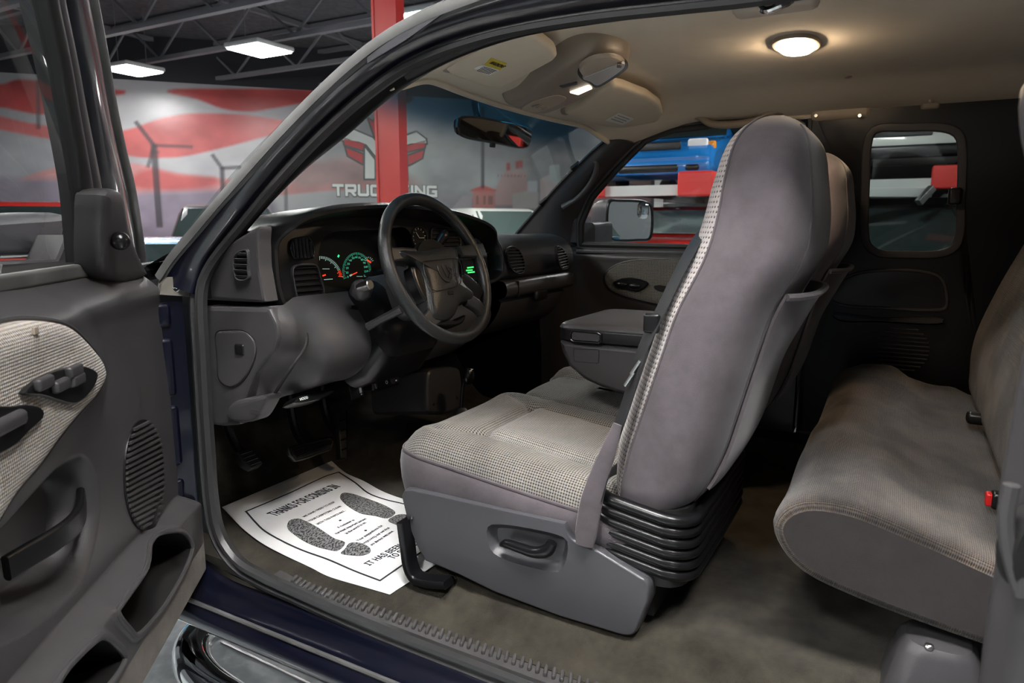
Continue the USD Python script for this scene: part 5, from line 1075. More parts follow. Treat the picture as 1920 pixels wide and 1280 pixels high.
# dome lamp
dl = thing('dome_lamp', 'lit oval dome lamp with a taupe rim in the middle of the ceiling', 'dome lamp', under(1492, 92))
DQ = A([under(a, b, -.012)[:2] for a, b in [(1452, 78), (1480, 75), (1512, 80), (1533, 92), (1530, 101), (1505, 107), (1470, 100), (1454, 88)]]); dc = DQ.mean(0)
dsz = ell(.084, .050, 48, 2.3)
obj('rim', bandring(dc + dsz, dc + dsz * A([.84, .80]), .008, on_roof), 'plastic_tan_dark', dl)
rr = [dc + dsz * A([.84, .80]) * k for k in (1, .95, .8, .55, .25)]; S = A([np.column_stack([q, np.full(48, h)]) for q, h in zip(rr, (.006, .013, .018, .0205, .021))]); obj('lens', loft(on_roof(S)), 'dome_warm', dl)
# passenger grab handle, corner cover, coat hook, striker
ph = thing('grab_handle', 'taupe grab handle on the ceiling edge above the passenger window', 'handle', at(1378, 214, x=1.44))
hp_ = pts_at([(1298, 214), (1312, 219), (1330, 231), (1360, 234), (1400, 230), (1428, 222), (1445, 210), (1458, 205)], x=1.42); obj('grip', tube(curve(hp_, 40), np.interp(np.linspace(0, 1, 40), [0, .15, .5, .85, 1], [.013, .011, .012, .011, .013]), 12), 'plastic_tan_dark', ph)
for a, b in ((1303, 214), (1450, 208)): p = at(a, b, x=1.44); obj('mount_cover', rbox(.04, .075, .03, .012, p), 'plastic_tan_dark', ph)
cv = thing('corner_cover', 'beige rounded cover on the ceiling edge above the seat belt pillar', 'cover', at(1580, 208, x=1.46))
p0, p1 = at(1522, 196, x=1.45), at(1634, 222, x=1.45); obj('shell', rbox(.07, abs(p0[1] - p1[1]), abs(p0[2] - p1[2]) * 1.0, .016, ((p0[0] + .015), (p0[1] + p1[1]) / 2, (p0[2] + p1[2]) / 2)), 'plastic_tan', cv)
for a in (1530, 1612): p = at(a, 217, x=1.415); obj('screw', place(plate(ell(.005, .005, 12), [(0, 0), (0, .004)]), Frame(p, (0, 1, 0), (0, 0, 1)) if Frame(p, (0, 1, 0), (0, 0, 1)).w[0] < 0 else Frame(p, (0, -1, 0), (0, 0, 1))), 'steel', cv)
hk = thing('coat_hook', 'small beige coat hook near the rear of the ceiling edge', 'hook', at(1745, 190, x=1.44))
p = at(1745, 188, x=1.44); obj('base', rbox(.02, .05, .05, .009, p), 'plastic_tan_dark', hk); obj('hook', tube(curve(A([p + A([-.01, 0, .01]), p + A([-.03, 0, -.005]), p + A([-.035, 0, .015])]), 12), .006, 8), 'plastic_tan', hk)
sk = thing('latch_striker', 'shiny metal door latch striker loop on a beige cover above the door opening', 'striker', at(1440, 8, x=.2))
ca, cb = at(1375, 6, x=.19), at(1535, 6, x=.19)
obj('cover', rbox(.05, abs(ca[1] - cb[1]), .030, .010, ((ca + cb) / 2 + A([0, 0, .002]))), 'plastic_tan', sk)
obj('loop', tube(curve(A([at(1428, -4, x=.17), at(1427, 14, x=.165), at(1437, 20, x=.16), at(1460, 12, x=.16), at(1482, 2, x=.165), at(1490, -8, x=.17)]), 24), .0055, 10), 'chrome', sk)
# rear view mirror
mv = thing('rear_view_mirror', 'black framed rear view mirror hanging from the windshield', 'mirror', at(927, 247, y=1.02))
mf = Frame(at(927, 247, y=1.02), (.93, .18, -.0), (0, -.10, 1)); mf.w = -mf.w if mf.w[1] > 0 else mf.w
MQ = curve(mf.pxs([(860, 222), (868, 217), (930, 224), (990, 239), (996, 246), (994, 268), (988, 277), (930, 270), (866, 256), (859, 248)]), 60, True)
obj('shell', plate(MQ, [(.02, -.018), (.008, -.015), (.001, -.007), (0, -.001), (.002, .002), (.005, .003)], mf), 'plastic_black', mv); obj('mirror', plate(inset(MQ, .006), [(0, .0), (0, .0036)], mf), 'mirror_tint', mv)
p = mf(A([.01, .01, -.03])); obj('stem', tube(curve(A([p, p + A([.005, .03, .035]), p + A([.0, .035, .075])]), 12), .009, 8), 'plastic_black', mv); c = mf.px(926, 272, 0); obj('dimmer_tab', place(rbox(.022, .014, .012, .003, (*c, -.004)), mf), 'plastic_black', mv)
# ================================================================ front seats
def bar(b): return np.interp
def make_seat(name, label, mx, full):
    """bucket seat centred on x = .42 (mirrored about x = .8 for the passenger)"""
    mir = (lambda v: np.column_stack([1.6 - v[:, 0], v[:, 1], v[:, 2]])) if mx else (lambda v: v)
    def put(nm, m, mm, par, lab=None, uv=None, smooth=40):
        m = m.copy(); m.vertices = mir(m.vertices)
        if mx: m.faces = m.faces[:, ::-1]
        return obj(nm, m, mm, par, lab, smooth=smooth, uv=uv)
    t = thing(name, label, 'car seat', (1.18 if mx else .42, .6, .0))
    # cushion: outline in plan, velour border rising to a woven top
    o = curve(A([(.176, .50), (.176, .80), (.180, .90), (.205, .945), (.26, .968), (.42, .975), (.58, .968), (.64, .945), (.664, .90), (.668, .80), (.668, .50), (.655, .40), (.60, .372), (.42, .365), (.24, .372), (.188, .40)]), 200, True)
    cm = A([.42, .67]); tgt = np.column_stack([np.clip(o[:, 0], .41, .43), np.clip(o[:, 1], .60, .74)])
    slope = lambda y: .115 * (y - .93)
    def bend(S):
        S = S.copy(); x, y, h = S[..., 0], S[..., 1], S[..., 2]; k = sstep(.12, .26, h)
        crease = 0
        for P in ([(.255, .885), (.30, .80)], [(.60, .885), (.555, .80)], [(.30, .80), (.555, .80)], [(.30, .80), (.315, .45)], [(.555, .80), (.54, .45)]):
            L = LineString(P); d = shapely.distance(shapely.points(np.stack([x, y], -1)), L); crease = crease + .011 * np.exp(-(d / .016) ** 2)
        S[..., 2] = h + k * (slope(y) * (y < .93) - crease * sstep(.25, .28, h) + .010 * np.exp(-((x - .24) / .05) ** 2) * sstep(.25, .28, h) + .010 * np.exp(-((x - .61) / .05) ** 2) * sstep(.25, .28, h) - .022 * sstep(.88, .98, y) * sstep(.25, .28, h))
        return S
    prof = [(0, .10, .03), (0, .12, .012), (0, .15, .002), (0, .19, -.006), (0, .225, -.008), (0, .248, -.005), (0, .256, .001), (0, .268, .005), (0, .280, .013), (0, .291, .026), (0, .298, .042)] + [(k, .300 + .010 * k, .055) for k in np.linspace(0, 1, 26)]
    parts = pillow(o, prof, tgt, bend=bend, split=[6])
    put('cushion_border', parts[0][0], 'velour', t); put('cushion_top', parts[1][0], 'weave', t, uv=parts[1][1], lab='woven tweed cushion top')
    piping = bend(np.column_stack([inset(o, .0005), np.full(200, .2575)])); put('piping', tube(piping, .0035, 6, True), 'velour', t)
    gx = A([[(x, y, 0) for y in np.linspace(.46, .785, 36)] for x in np.linspace(0, 1, 30)]); gx[..., 0] = (.31 + gx[..., 0] * .235) * 1 + (gx[..., 0] - .5) * .025 * (gx[..., 1] - .46) / .33
    gx[..., 2] = .3055; gi = bend(gx); ex = sstep(0, .02, gx[..., 0] - gx[:1, :, 0]) * sstep(0, .02, gx[-1:, :, 0] - gx[..., 0]) * sstep(0, .02, .785 - gx[..., 1]); gi[..., 2] += .002 + .007 * ex
    m = sheet(gi, .012, A([0, 0, -.012])); put('seat_insert', m, 'weave_insert', t, 'lighter woven centre panel', uv=m.vertices[:, :2])
    # backrest: rings stacked up a leaning spine
    zs = A([.222, .235, .27, .34, .46, .60, .66, .70, .77, .83, .87, .90, .922, .936, .943])
    fr_ = np.interp(zs, [.22, .28, .34, .40, .48, .59, .69, .75, .84, .906, .945], [.462, .468, .456, .440, .411, .380, .334, .316, .302, .292, .280])
    bk = np.interp(zs, [.22, .25, .34, .46, .60, .645, .69, .766, .85, .91, .945], [.315, .285, .246, .216, .182, .160, .130, .128, .140, .150, .165])
    hw = np.interp(zs, [.22, .27, .46, .60, .66, .70, .77, .83, .943], [.232, .245, .248, .245, .238, .232, .216, .202, .196])
    zi = np.concatenate([np.linspace(.222, .86, 56), np.linspace(.868, .943, 22)]); fr2, bk2, hw2 = (np.interp(zi, zs, q) for q in (fr_, bk, hw))
    ker = np.ones(5) / 5; sm = lambda q: np.convolve(np.pad(q, 2, mode='edge'), ker, 'valid'); fr2, bk2 = sm(fr2), sm(bk2)
    dome = np.sqrt(np.clip(1 - (np.clip(zi - .845, 0, 1) / .0985) ** 2, .0004, 1)); hw2 = hw2 * dome; squ = np.sqrt(np.clip(1 - (np.clip(zi - .875, 0, 1) / .0683) ** 2, .003, 1)); mid_ = (fr2 + bk2) / 2; dep = (fr2 - bk2) / 2 * squ; lowr = sstep(.215, .245, zi); dep = dep * (.8 + .2 * lowr)
    N = 96; th = np.arange(N) * 2 * np.pi / N; p = 3.3
    cx_, sy_ = np.sign(np.cos(th)) * abs(np.cos(th)) ** (2 / p), np.sign(np.sin(th)) * abs(np.sin(th)) ** (2 / p)
    S = np.zeros((len(zi), N, 3)); S[..., 0] = .42 + hw2[:, None] * cx_; S[..., 1] = mid_[:, None] + dep[:, None] * sy_; S[..., 2] = zi[:, None]
    S[..., 1] += (.010 * np.exp(-((abs(S[..., 0] - .42) - .16) / .05) ** 2) - .006 * np.exp(-((S[..., 0] - .42) / .10) ** 2)) * (sy_ > 0) * sstep(.25, .35, zi)[:, None] * sstep(.9, .8, zi)[:, None]
    deg = np.degrees(th); fi = np.nonzero((deg >= 22) & (deg <= 158))[0]; ri = np.r_[np.nonzero(deg >= 158)[0], np.nonzero(deg <= 23)[0]]; ri = np.concatenate([[fi[-1]], ri[ri != fi[-1]]]); ri = ri if ri[-1] == fi[0] else np.concatenate([ri, [fi[0]]])
    def part(idx, nm, mm, lab=None, uvw=False):
        g = S[:, idx]; m = grid(g); c = A([.42, .3, .6]); 
        if np.sum(m.area_faces * np.sum(m.face_normals * (m.triangles_center - c), 1)) < 0: m.invert()
        u = np.concatenate([np.zeros((len(zi), 1)), np.cumsum(np.linalg.norm(np.diff(g, axis=1), axis=2), 1)], 1); uv = np.stack([u - u.mean(1, keepdims=True), np.repeat(zi[:, None], g.shape[1], 1)], -1).reshape(-1, 2)
        put(nm, m, mm, t, lab, uv=uv if uvw else None, smooth=60)
    part(ri, 'backrest', 'velour'); part(fi, 'backrest_facing', 'weave_back', 'woven tweed front of the backrest', True)
    e = S[0]; c = e.mean(0); put('backrest_underside', trimesh.Trimesh(np.vstack([e, c[None]]), [(i, (i + 1) % N, N) for i in range(N)], process=False), 'velour', t)
    for k in (fi[0], fi[-1]): put('piping', tube(S[:, k], .0028, 6), 'weave_back' if False else 'velour', t)
    for k in (int(N * 238 / 360), int(N * 302 / 360)): put('back_seam', tube(S[:70, k] + A([0, .0015, 0]), .0032, 6), 'velour', t)
    # map pocket on the rear
    gz, gxx = np.linspace(.27, .628, 30), np.linspace(.245, .60, 24); bz = np.interp(gz, zi, mid_ - dep)
    fl = .008 + .030 * sstep(.45, .628, gz) 
    gp_ = A([[(x, bz[i] - fl[i] * (1 - abs((x - .4225) / .1785) ** 4), z) for i, z in enumerate(gz)] for x in gxx]); put('back_pocket', sheet(gp_, .006), 'velour', t)
    put('pocket_hem', tube(gp_[:, -1], .0065, 8), 'velour', t)
    if full:
        # plastic side shield with its reclining lever
        SF = Frame((.158, 0, 0), (0, -1, 0), (0, 0, 1)); SF.w = -SF.w if SF.w[0] > 0 else SF.w
        SP = curve(SF.pxs([(751, 930), (757, 918), (773, 917), (900, 945), (1061, 980), (1066, 1000), (1076, 1012), (1118, 1030), (1212, 1088), (1219, 1100), (1216, 1130), (1193, 1187), (1183, 1194), (1167, 1193), (1050, 1158), (927, 1112), (862, 1080), (797, 1053), (781, 1026), (764, 984)]), 150, True, True)
        body = plate(SP, [(.004, -.045), (0, -.040), (0, -.010), (.0012, -.004), (.0035, -.0008), (.006, .0)])
        rq = curve(SF.pxs([(915, 990), (935, 986), (1050, 1008), (1060, 1015), (1058, 1050), (1046, 1070), (1030, 1070), (940, 1045), (920, 1030)], .003), 40, True)
        cut = plate(inset(rq, .0), [(.012, -.018), (.004, -.012), (-.006, .006)])
        try: sh = tm(man(body) - man(cut))
        except Exception: sh = body
        if len(sh.faces) < 50: sh = body
        put('side_shield', place(sh, SF), 'plastic_shield', t, 'smooth grey plastic side shield', smooth=35)
        lv = curve(A([[*SF.px(a, b, .006), w] for (a, b), w in zip([(938, 1022), (950, 1019), (975, 1026), (1005, 1034), (1028, 1030), (1036, 1016)], (.002, .006, .008, .009, .009, .007))]), 30)
        put('recline_lever', tube(SF(lv), np.interp(np.linspace(0, 1, 30), [0, .1, .6, .85, 1], [.005, .009, .011, .013, .010]), 14), 'plastic_black', t, 'glossy black reclining lever')
        c = SF.px(771, 970, .003); put('shield_screw', place(plate(ell(.0042, .0042, 14), [(0, .001), (0, .0045), (.0015, .0055)]), Frame(SF(A([*c, .0])), SF.u, SF.v)), 'steel', t)
        br_ = A([at(a, b, x=.150) for a, b in [(758, 975), (764, 1020), (770, 1060), (780, 1080), (802, 1088), (842, 1092)]]); P = curve(br_, 24); put('front_bracket', sweep(P, rrect(.040, .018, .006, 3), np.tile(X, (24, 1))), 'plastic_black', t)
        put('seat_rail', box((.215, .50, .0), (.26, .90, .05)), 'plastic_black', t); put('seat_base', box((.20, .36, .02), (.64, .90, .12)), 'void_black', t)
        # bellows between cushion and backrest
        for k in range(6):
            q = rrect(.492 - .004 * k, .185, .05, 8); zc = .236 - .0215 * k; r = np.column_stack([q[:, 0] + .421, q[:, 1] + .388, zc + (q[:, 1]) * .16]); r = curve(r, 120, True)
            put('bellows_rib', sweep(r, ell(.0115, .0125, 12), np.tile(A([0, 0, 1.0]), (120, 1)), True), 'plastic_black', t)
        core = [np.column_stack([rrect(.47, .165, .045, 6) + A([.421, .388]), np.full(28, z)]) for z in (.09, .24)]; put('bellows_core', loft(A(core)), 'rubber', t)
        # velour sleeve of the seat belt anchor
        sl = A([at(a, b, x=.150) for a, b in [(1096, 1022), (1100, 990), (1109, 940), (1124, 890), (1141, 845), (1158, 795)]]); P = curve(sl, 24); W = np.interp(np.linspace(0, 1, 24), [0, .1, .35, .8, 1], [.017, .021, .021, .014, .008])
        put('belt_sleeve', sweep(P, ell(1, .32, 16, 2.6), np.tile(A([.15, -1.0, 0]), (24, 1)), False, W), 'velour', t, 'mauve velour sleeve over the belt anchor')
    return t
make_seat('driver_seat', 'high backed driver seat in mauve grey velour with woven tweed facing and grey side shield', False, True)
make_seat('passenger_seat', 'passenger seat half hidden behind the driver seat, only its dark rounded top showing', True, False)
bt = thing('seat_belt', 'black seat belt webbing lying along the front edge of the driver backrest', 'seat belt', (.2, .4, .5))
bl = A([at(a, b, x=xx) for a, b, xx in [(1122, 930, .165), (1150, 828, .172), (1178, 745, .18), (1205, 655, .19), (1240, 580, .205), (1283, 492, .225), (1312, 440, .25), (1340, 395, .30), (1362, 350, .36)]]); P = curve(bl, 50)
obj('webbing', sweep(P, rrect(.0022, .046, .0008, 2), np.tile(unit(.94 * A([.272, -.875, -.358]) + .34 * A([.93, .33, -.1])), (50, 1))), 'belt', bt)
for a, b in ((1196, 690), (1184, 712)): p = at(a, b, x=.178); obj('buckle_tongue', tube(A([p + A([0, .012, -.012]), p + A([0, -.004, .014])]), .0035, 8), 'steel', bt)
p = at(1222, 606, x=.19); obj('button_stop', rbox(.012, .03, .035, .005, p), 'plastic_black', bt)
# ---------------------------------------------------------------- centre seat and folding console
cs = thing('jump_seat', 'narrow woven centre seat cushion under the folded armrest console', 'car seat', (.86, .65, .2))
o = curve(A([(.692, .42), (.692, .86), (.715, .925), (.87, .945), (1.02, .925), (1.045, .86), (1.045, .42), (1.02, .375), (.87, .37), (.715, .375)]), 120, True)
tg = np.column_stack([np.clip(o[:, 0], .86, .88), np.clip(o[:, 1], .55, .75)])
bend_c = lambda S: np.dstack([S[..., 0], S[..., 1], S[..., 2] + .08 * (S[..., 1] - .93) * sstep(.15, .25, S[..., 2])])
ps = pillow(o, [(0, .11, .02), (0, .14, .002), (0, .20, -.003), (0, .235, -.001), (0, .252, .006), (0, .268, .016), (0, .278, .03)] + [(k, .281 + .012 * k, .04) for k in np.linspace(0, 1, 10)], tg, bend=bend_c, split=[4])
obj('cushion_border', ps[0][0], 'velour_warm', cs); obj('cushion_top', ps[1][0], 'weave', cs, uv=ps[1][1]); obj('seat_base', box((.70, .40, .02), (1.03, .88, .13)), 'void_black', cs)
cn = thing('centre_console', 'grey fold down armrest console with latch between the front seats', 'console', (.81, .55, .3))
KF = Frame((.63, 0, 0), (0, -1, 0), (0, 0, 1)); KF.w = -KF.w if KF.w[0] > 0 else KF.w
side_p = A([KF.px(a, b, 0) for a, b in [(1046, 640), (1050, 660), (1064, 688), (1094, 714), (1130, 730), (1170, 743)]]); side_p = np.vstack([side_p, [(-.42, .285), (-.345, .31), (-.33, .452)], [KF.px(1046, 636, 0)]])
side_p = curve(side_p, 90, True, True)
obj('bin', plate(side_p, [(.014, -.365), (.004, -.360), (0, -.345), (0, -.020), (.003, -.010), (.010, -.003), (.016, 0)], KF), 'plastic_grey', cn)
ftop, rtop = KF.px(1045, 637, 0)[0], -.325; zl_ = KF.px(1045, 637, 0)[1]
lid_o = curve(A([(.624, -rtop), (.624, -ftop - .03), (.635, -ftop - .004), (.66, -ftop + .004), (.95, -ftop + .004), (.985, -ftop - .01), (.995, -ftop - .05), (.995, -rtop)]), 90, True, True)
LFm = Frame((0, 0, zl_ + .0015), (1, 0, 0), (0, 1, 0))
obj('lid_edge', plate(lid_o, [(.004, 0), (0, .003), (0, .026), (.003, .030)], LFm), 'plastic_dark', cn)
obj('lid', plate(inset(lid_o, .001), [(0, .030), (-.001, .033), (.003, .040), (.010, .044), (.03, .046)], LFm), 'plastic_shield', cn, 'smooth grey console lid')
lq = curve(KF.pxs([(1069, 622), (1075, 617), (1122, 621), (1130, 626), (1130, 640), (1124, 645), (1076, 641), (1069, 636)], .004), 44, True, True); obj('latch_recess', bandring(lq, inset(lq, .005), .008, lambda v: KF(v + A([0, 0, .002]))), 'plastic_black', cn); obj('latch_button', plate(inset(lq, .005), [(0, .0), (0, .006), (.002, .0085)], KF), 'plastic_grey', cn)
eq = curve(KF.pxs([(1075, 653), (1123, 655), (1122, 681), (1076, 677)], .001), 40, True, True); obj('embossed_frame', place(tube(np.column_stack([eq, np.full(40, .0006)]), .0011, 5, True), KF), 'plastic_satin', cn)
# ---------------------------------------------------------------- paper floor mat
MZ = .0165
MF = Frame(at(418, 948, z=MZ), at(640, 868, z=MZ) - at(418, 948, z=MZ), (0, 1, 0)); MF.w = A([0, 0, 1.0]); MF.v = np.cross(MF.w, MF.u)
def ZM(L): return [(380 + a / 2.9776, 700 + b / 2.9776) for a, b in L]
lift_m = lambda v: v
_MF = MF
def MFc(v):
    """from the traced plane down onto the carpet the paper lies on"""
    v = np.asarray(v, float); W = _MF(np.column_stack([v[:, 0], v[:, 1], np.zeros(len(v))])); d = W - CAM; t = np.ones(len(v))
    for _ in range(12):
        P = CAM + d * t[:, None]; zt = cz(P[:, 0], P[:, 1]) + .0075 + .0025 * np.sin(v[:, 0] * 21 + .5) * np.sin(v[:, 1] * 9); t = t * .4 + .6 * (zt - CAM[2]) / d[:, 2]
    P = CAM + d * t[:, None]; P[:, 2] += v[:, 2]; return P
tmx = thing('paper_mat', 'white printed paper floor mat with shoe soles on the driver footwell carpet', 'paper mat', at(600, 1000, z=MZ))
ml = MF.pxs(ZM([(108, 745), (160, 800), (230, 870), (330, 945), (450, 1010), (600, 1080), (700, 1130), (900, 1190), (1045, 1232)])); mr = MF.pxs(ZM([(720, 488), (800, 555), (900, 600), (1000, 655), (1090, 690), (1180, 715)])); mr = np.vstack([mr, [ml[-1] + A([.40, .02])]])
g_l, g_r = curve(ml, 60), curve(mr, 60); G = A([MFc(np.column_stack([g_l * (1 - w) + g_r * w, np.zeros(60)])) for w in np.linspace(0, 1, 40)]); obj('sheet', sheet(G, .0008, A([0, 0, -.0008])), 'paper', tmx, smooth=60)
def print_poly(P, m, nm, h=.0009):
    pl = Polygon(P).buffer(0); q = trimesh.creation.extrude_polygon(pl, .0006, engine='earcut'); q = q.subdivide_to_size(.02); q.vertices[:, 2] += h; q.vertices = MFc(q.vertices); return obj(nm, fix(q), m, tmx, smooth=False)
bo = [MF.pxs(ZM(L)) for L in ([(242, 772), (300, 838), (345, 880), (450, 940), (560, 990), (700, 1040), (850, 1105), (990, 1158)], [(242, 772), (500, 662), (620, 605), (700, 570), (760, 552)], [(760, 552), (850, 610), (930, 672), (1020, 705), (1100, 724), (1180, 745)], [(990, 1158), (1120, 1068), (1240, 985)])]
for L in bo: c = curve(L, 30); print_poly(A(LineString(c).buffer(.0022, cap_style=3).exterior.coords), 'ink', 'border_line')
mat('sole_print', {'tc': ('texture_coordinate', {}), 'mp': ('mapping', {'scale': (160., 160., 1.)}), 'n': ('noise_texture', {'scale': 1.2, 'detail': 2.0}), 'r': ('rgb_ramp', {'ramp': [(.42, (.018, .018, .02)), (.56, (.20, .20, .20))]}), 'p': ('principled_bsdf', {'roughness': .7})}, [('tc.object', 'mp.vector'), ('mp.vector', 'n.vector'), ('n.fac', 'r.fac'), ('r.color', 'p.base_color')])
for L in ([(472, 850), (490, 820), (530, 812), (580, 828), (640, 860), (690, 893), (740, 925), (795, 945), (750, 992), (700, 985), (640, 970), (570, 940), (510, 900), (478, 872)], [(822, 949), (870, 946), (920, 965), (938, 985), (930, 1005), (890, 1018), (830, 1017), (772, 1006), (795, 980)],
          [(767, 690), (785, 668), (830, 672), (900, 694), (960, 715), (1030, 745), (1076, 780), (1030, 810), (960, 796), (890, 785), (830, 755), (785, 720)], [(1036, 822), (1060, 803), (1092, 790), (1125, 788), (1165, 800), (1175, 840), (1115, 853), (1070, 842)]):
    P = MF.pxs(ZM(L)); sharp = curve(P, 60, True); print_poly(sharp, 'sole_print', 'sole')
def mat_text(s, a, b, cap, bold=False):
    A0, B0 = MF.pxs(ZM([a, b])); q = meshkit.text_mesh(s, 1.0, .1, bold); L = q.bounds[1, 0] - q.bounds[0, 0]; u = (B0 - A0) / L; v = unit(A([-u[1], u[0]])) * cap; P = q.vertices
    q.vertices = MFc(np.column_stack([A0 + (P[:, :1] - q.bounds[0, 0]) * u + P[:, 1:2] * v, .0006 + P[:, 2] * .004])); obj('printed_text', fix(q), 'ink', tmx, smooth=False)
mat_text('THANKS FOR COMING IN', (408, 798), (770, 632), .034, True)
for s, a, b in (('WE HAVE TRIED TO KEEP', (568, 804), (742, 719)), ('YOUR CARPETING CLEAN', (598, 828), (776, 743)), ('WITH THIS PAPER MAT.', (645, 845), (800, 769)), ('A customer is', (760, 864), (850, 820)), ('the most important person', (748, 899), (916, 813)), ('in the world to us.', (808, 897), (916, 833)),
                ('Your suggestions for', (872, 937), (1008, 851)), ('improving our service', (905, 952), (1046, 863)), ('are always welcome.', (945, 962), (1070, 881))): mat_text(s, a, b, .0085)
for c in ((768, 822), (910, 878)): print_poly(MF.px(*ZM([c])[0]) + ell(.0035, .0035, 12), 'ink', 'bullet')
mat_text('IT HAS BEEN OUR PLEASURE', (932, 1074), (1330, 842), .018, True); mat_text('TO SERVE YOU', (1064, 1037), (1265, 918), .018, True)
# ================================================================ rear bench
rbn = thing('rear_bench', 'brown tweed rear bench seat with worn nap and grey velour ends', 'bench seat', (.8, -.15, .2))
sec = curve(A([(.163, .243), (.150, .275), (.115, .300), (.05, .306), (-.06, .280), (-.20, .238), (-.36, .195), (-.45, .17), (-.46, .10), (-.30, .095), (-.156, .112), (.03, .142), (.112, .168), (.150, .205)]), 90, True)
xs = np.concatenate([[.2, .2025, .208, .218, .232], np.linspace(.26, 1.38, 44), [1.40, 1.41]]); ins = np.interp(xs, [.2, .2025, .208, .218, .232, 1.38, 1.40, 1.41], [.020, .012, .006, .002, 0, 0, .006, .016])
S = []
for x, d in zip(xs, ins):
    q = inset(sec, d); z = q[:, 1] + (.030 * meshkit.noise(np.column_stack([np.full(90, x * 3.2), q[:, 0] * 12, np.zeros(90)]), 5) - .015 + .010 * meshkit.noise(np.column_stack([np.full(90, x * 8), q[:, 0] * 26, np.zeros(90)]), 8) - .005 + .010 * np.exp(-((q[:, 0] - .02) / .04) ** 2) * np.sin(x * 5)) * sstep(.20, .26, q[:, 1]) * sstep(.2, .42, x) + .018 * sstep(.95, 1.3, x) * sstep(.2, .25, q[:, 1]); S.append(np.column_stack([np.full(90, x), q[:, 0], z]))
S = A(S); m = loft(S, False); arc = np.concatenate([[0], np.cumsum(np.linalg.norm(np.diff(sec, axis=0), axis=1))]); uv = np.stack(np.broadcast_arrays(xs[:, None], arc[None]), -1).reshape(-1, 2)
obj('bench_cushion', m, 'weave_bench', rbn, uv=uv)
for row in (S[0], S[-1]): c = row.mean(0); f = _ear(row[:, 1:]); mm = trimesh.Trimesh(row, f, process=False); mm = mm if (mm.face_normals.mean(0)[0] < 0) == (row[0, 0] < .8) else trimesh.Trimesh(row, f[:, ::-1], process=False); obj('cushion_end', mm, 'velour_rear', rbn, 'plain grey velour end of the bench')
bs = curve(A([(-.205, .26), (-.190, .34), (-.194, .43), (-.238, .58), (-.285, .70), (-.33, .82), (-.36, .88), (-.40, .90), (-.45, .88), (-.46, .70), (-.42, .40), (-.40, .26)]), 70, True)
S = A([np.column_stack([np.full(70, x), inset(bs, d)]) for x, d in zip(np.r_[.20, .21, np.linspace(.23, 1.38, 14), 1.40, 1.41], np.r_[.02, .006, np.zeros(14), .006, .02])]); m = loft(S, True); obj('bench_back', m, 'weave_bench', rbn, uv=np.column_stack([m.vertices[:, 0], m.vertices[:, 2]]))
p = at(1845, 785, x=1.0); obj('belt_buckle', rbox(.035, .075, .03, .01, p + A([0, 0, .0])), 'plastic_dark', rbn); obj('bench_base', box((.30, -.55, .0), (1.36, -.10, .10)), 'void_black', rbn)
p = at(1857, 935, x=.42); bk_ = thing('belt_buckle', 'seat belt buckle with a red release button at the near end of the rear bench', 'buckle', p); obj('body', rbox(.03, .06, .03, .006, p + A([0, -.03, 0])), 'plastic_black', bk_); obj('release_button', rbox(.022, .012, .022, .003, p + A([0, .002, 0])), 'red_plastic', bk_)
p = at(1755, 1235, z=.06); lc = thing('bench_leg_cover', 'grey moulded plastic cover on the carpet under the near end of the rear bench', 'cover', (p[0], p[1], 0)); obj('cover', loft(A([np.column_stack([rrect(w, d, .03, 6) + p[:2], np.full(28, z)]) for w, d, z in ((.15, .15, .0), (.145, .145, .02), (.11, .11, .085), (.09, .09, .10), (.05, .05, .105))])), 'plastic_satin', lc); q = at(1742, 1213, z=.1); obj('bolt', rbox(.014, .014, .012, .005, q), 'steel', lc)
# ================================================================ passenger side doors
def wallx(P):                                                      # (y, z, depth into the cab) -> world, on the leaning passenger side
    P = np.asarray(P, float); return np.column_stack([1.6 - fx(P[:, 1]) - P[:, 2], P[:, 0], P[:, 1]])
def yz(L, off=0.0): return A([side(a, b, off, True)[1:] for a, b in L])
pdoor = thing('front_door', 'closed passenger front door with an oval tweed armrest panel, behind the console', 'truck door', (1.6, .8, .3))
ys, zs = np.linspace(.295, 1.36, 90), np.linspace(-.03, .672, 70); YY, ZZ2 = np.meshgrid(ys, zs, indexing='ij')
EP = yz([(1136, 521), (1141, 508), (1152, 499), (1172, 491), (1200, 487), (1250, 485), (1300, 486)], .06); EPb = yz([(1300, 582), (1245, 571), (1200, 561), (1165, 551), (1143, 538)], .06); EP = curve(np.vstack([EP, [(.46, .585), (.42, .53), (.46, .46)], EPb]), 110, True)
hgt = lambda p: .045 + .02 * sstep(-.10, .02, sdist(EP, p)) - .045 * sstep(.615, .672, p[:, 1]) ** 1.4 + .008 * np.exp(-((p[:, 1] - .63) / .02) ** 2) - .035 * sstep(1.2, 1.36, p[:, 0])
pp = np.column_stack([YY.ravel(), ZZ2.ravel()]); g = wallx(np.column_stack([pp, hgt(pp)])).reshape(90, 70, 3); obj('trim_panel', facing(grid(g), (-1, 0, 0)), 'plastic_grey', pdoor, smooth=60)
obj('door_shell', box((1.605, .29, -.05), (1.68, 1.40, .655)), 'navy_paint', pdoor)
def wp_(P): P = np.asarray(P, float); sh_ = P.shape; P = P.reshape(-1, sh_[-1]); return wallx(np.column_stack([P[:, :2], hgt(P[:, :2]) + (P[:, 2] if P.shape[1] > 2 else 0)])).reshape(sh_[:-1] + (3,))
tg = np.column_stack([np.clip(EP[:, 0], .55, .85), np.full(110, .54)]); m, uv = pillow(EP, [(0, .001, 0), (0, .006, .001), (0, .009, .006), (.3, .010, .008), (.6, .010, .008), (1, .010, .008)], tg, fr=wp_)[0]; obj('armrest_insert', facing(m, (-1, 0, 0)), 'weave_pass', pdoor, 'dark tweed oval panel', uv=uv)
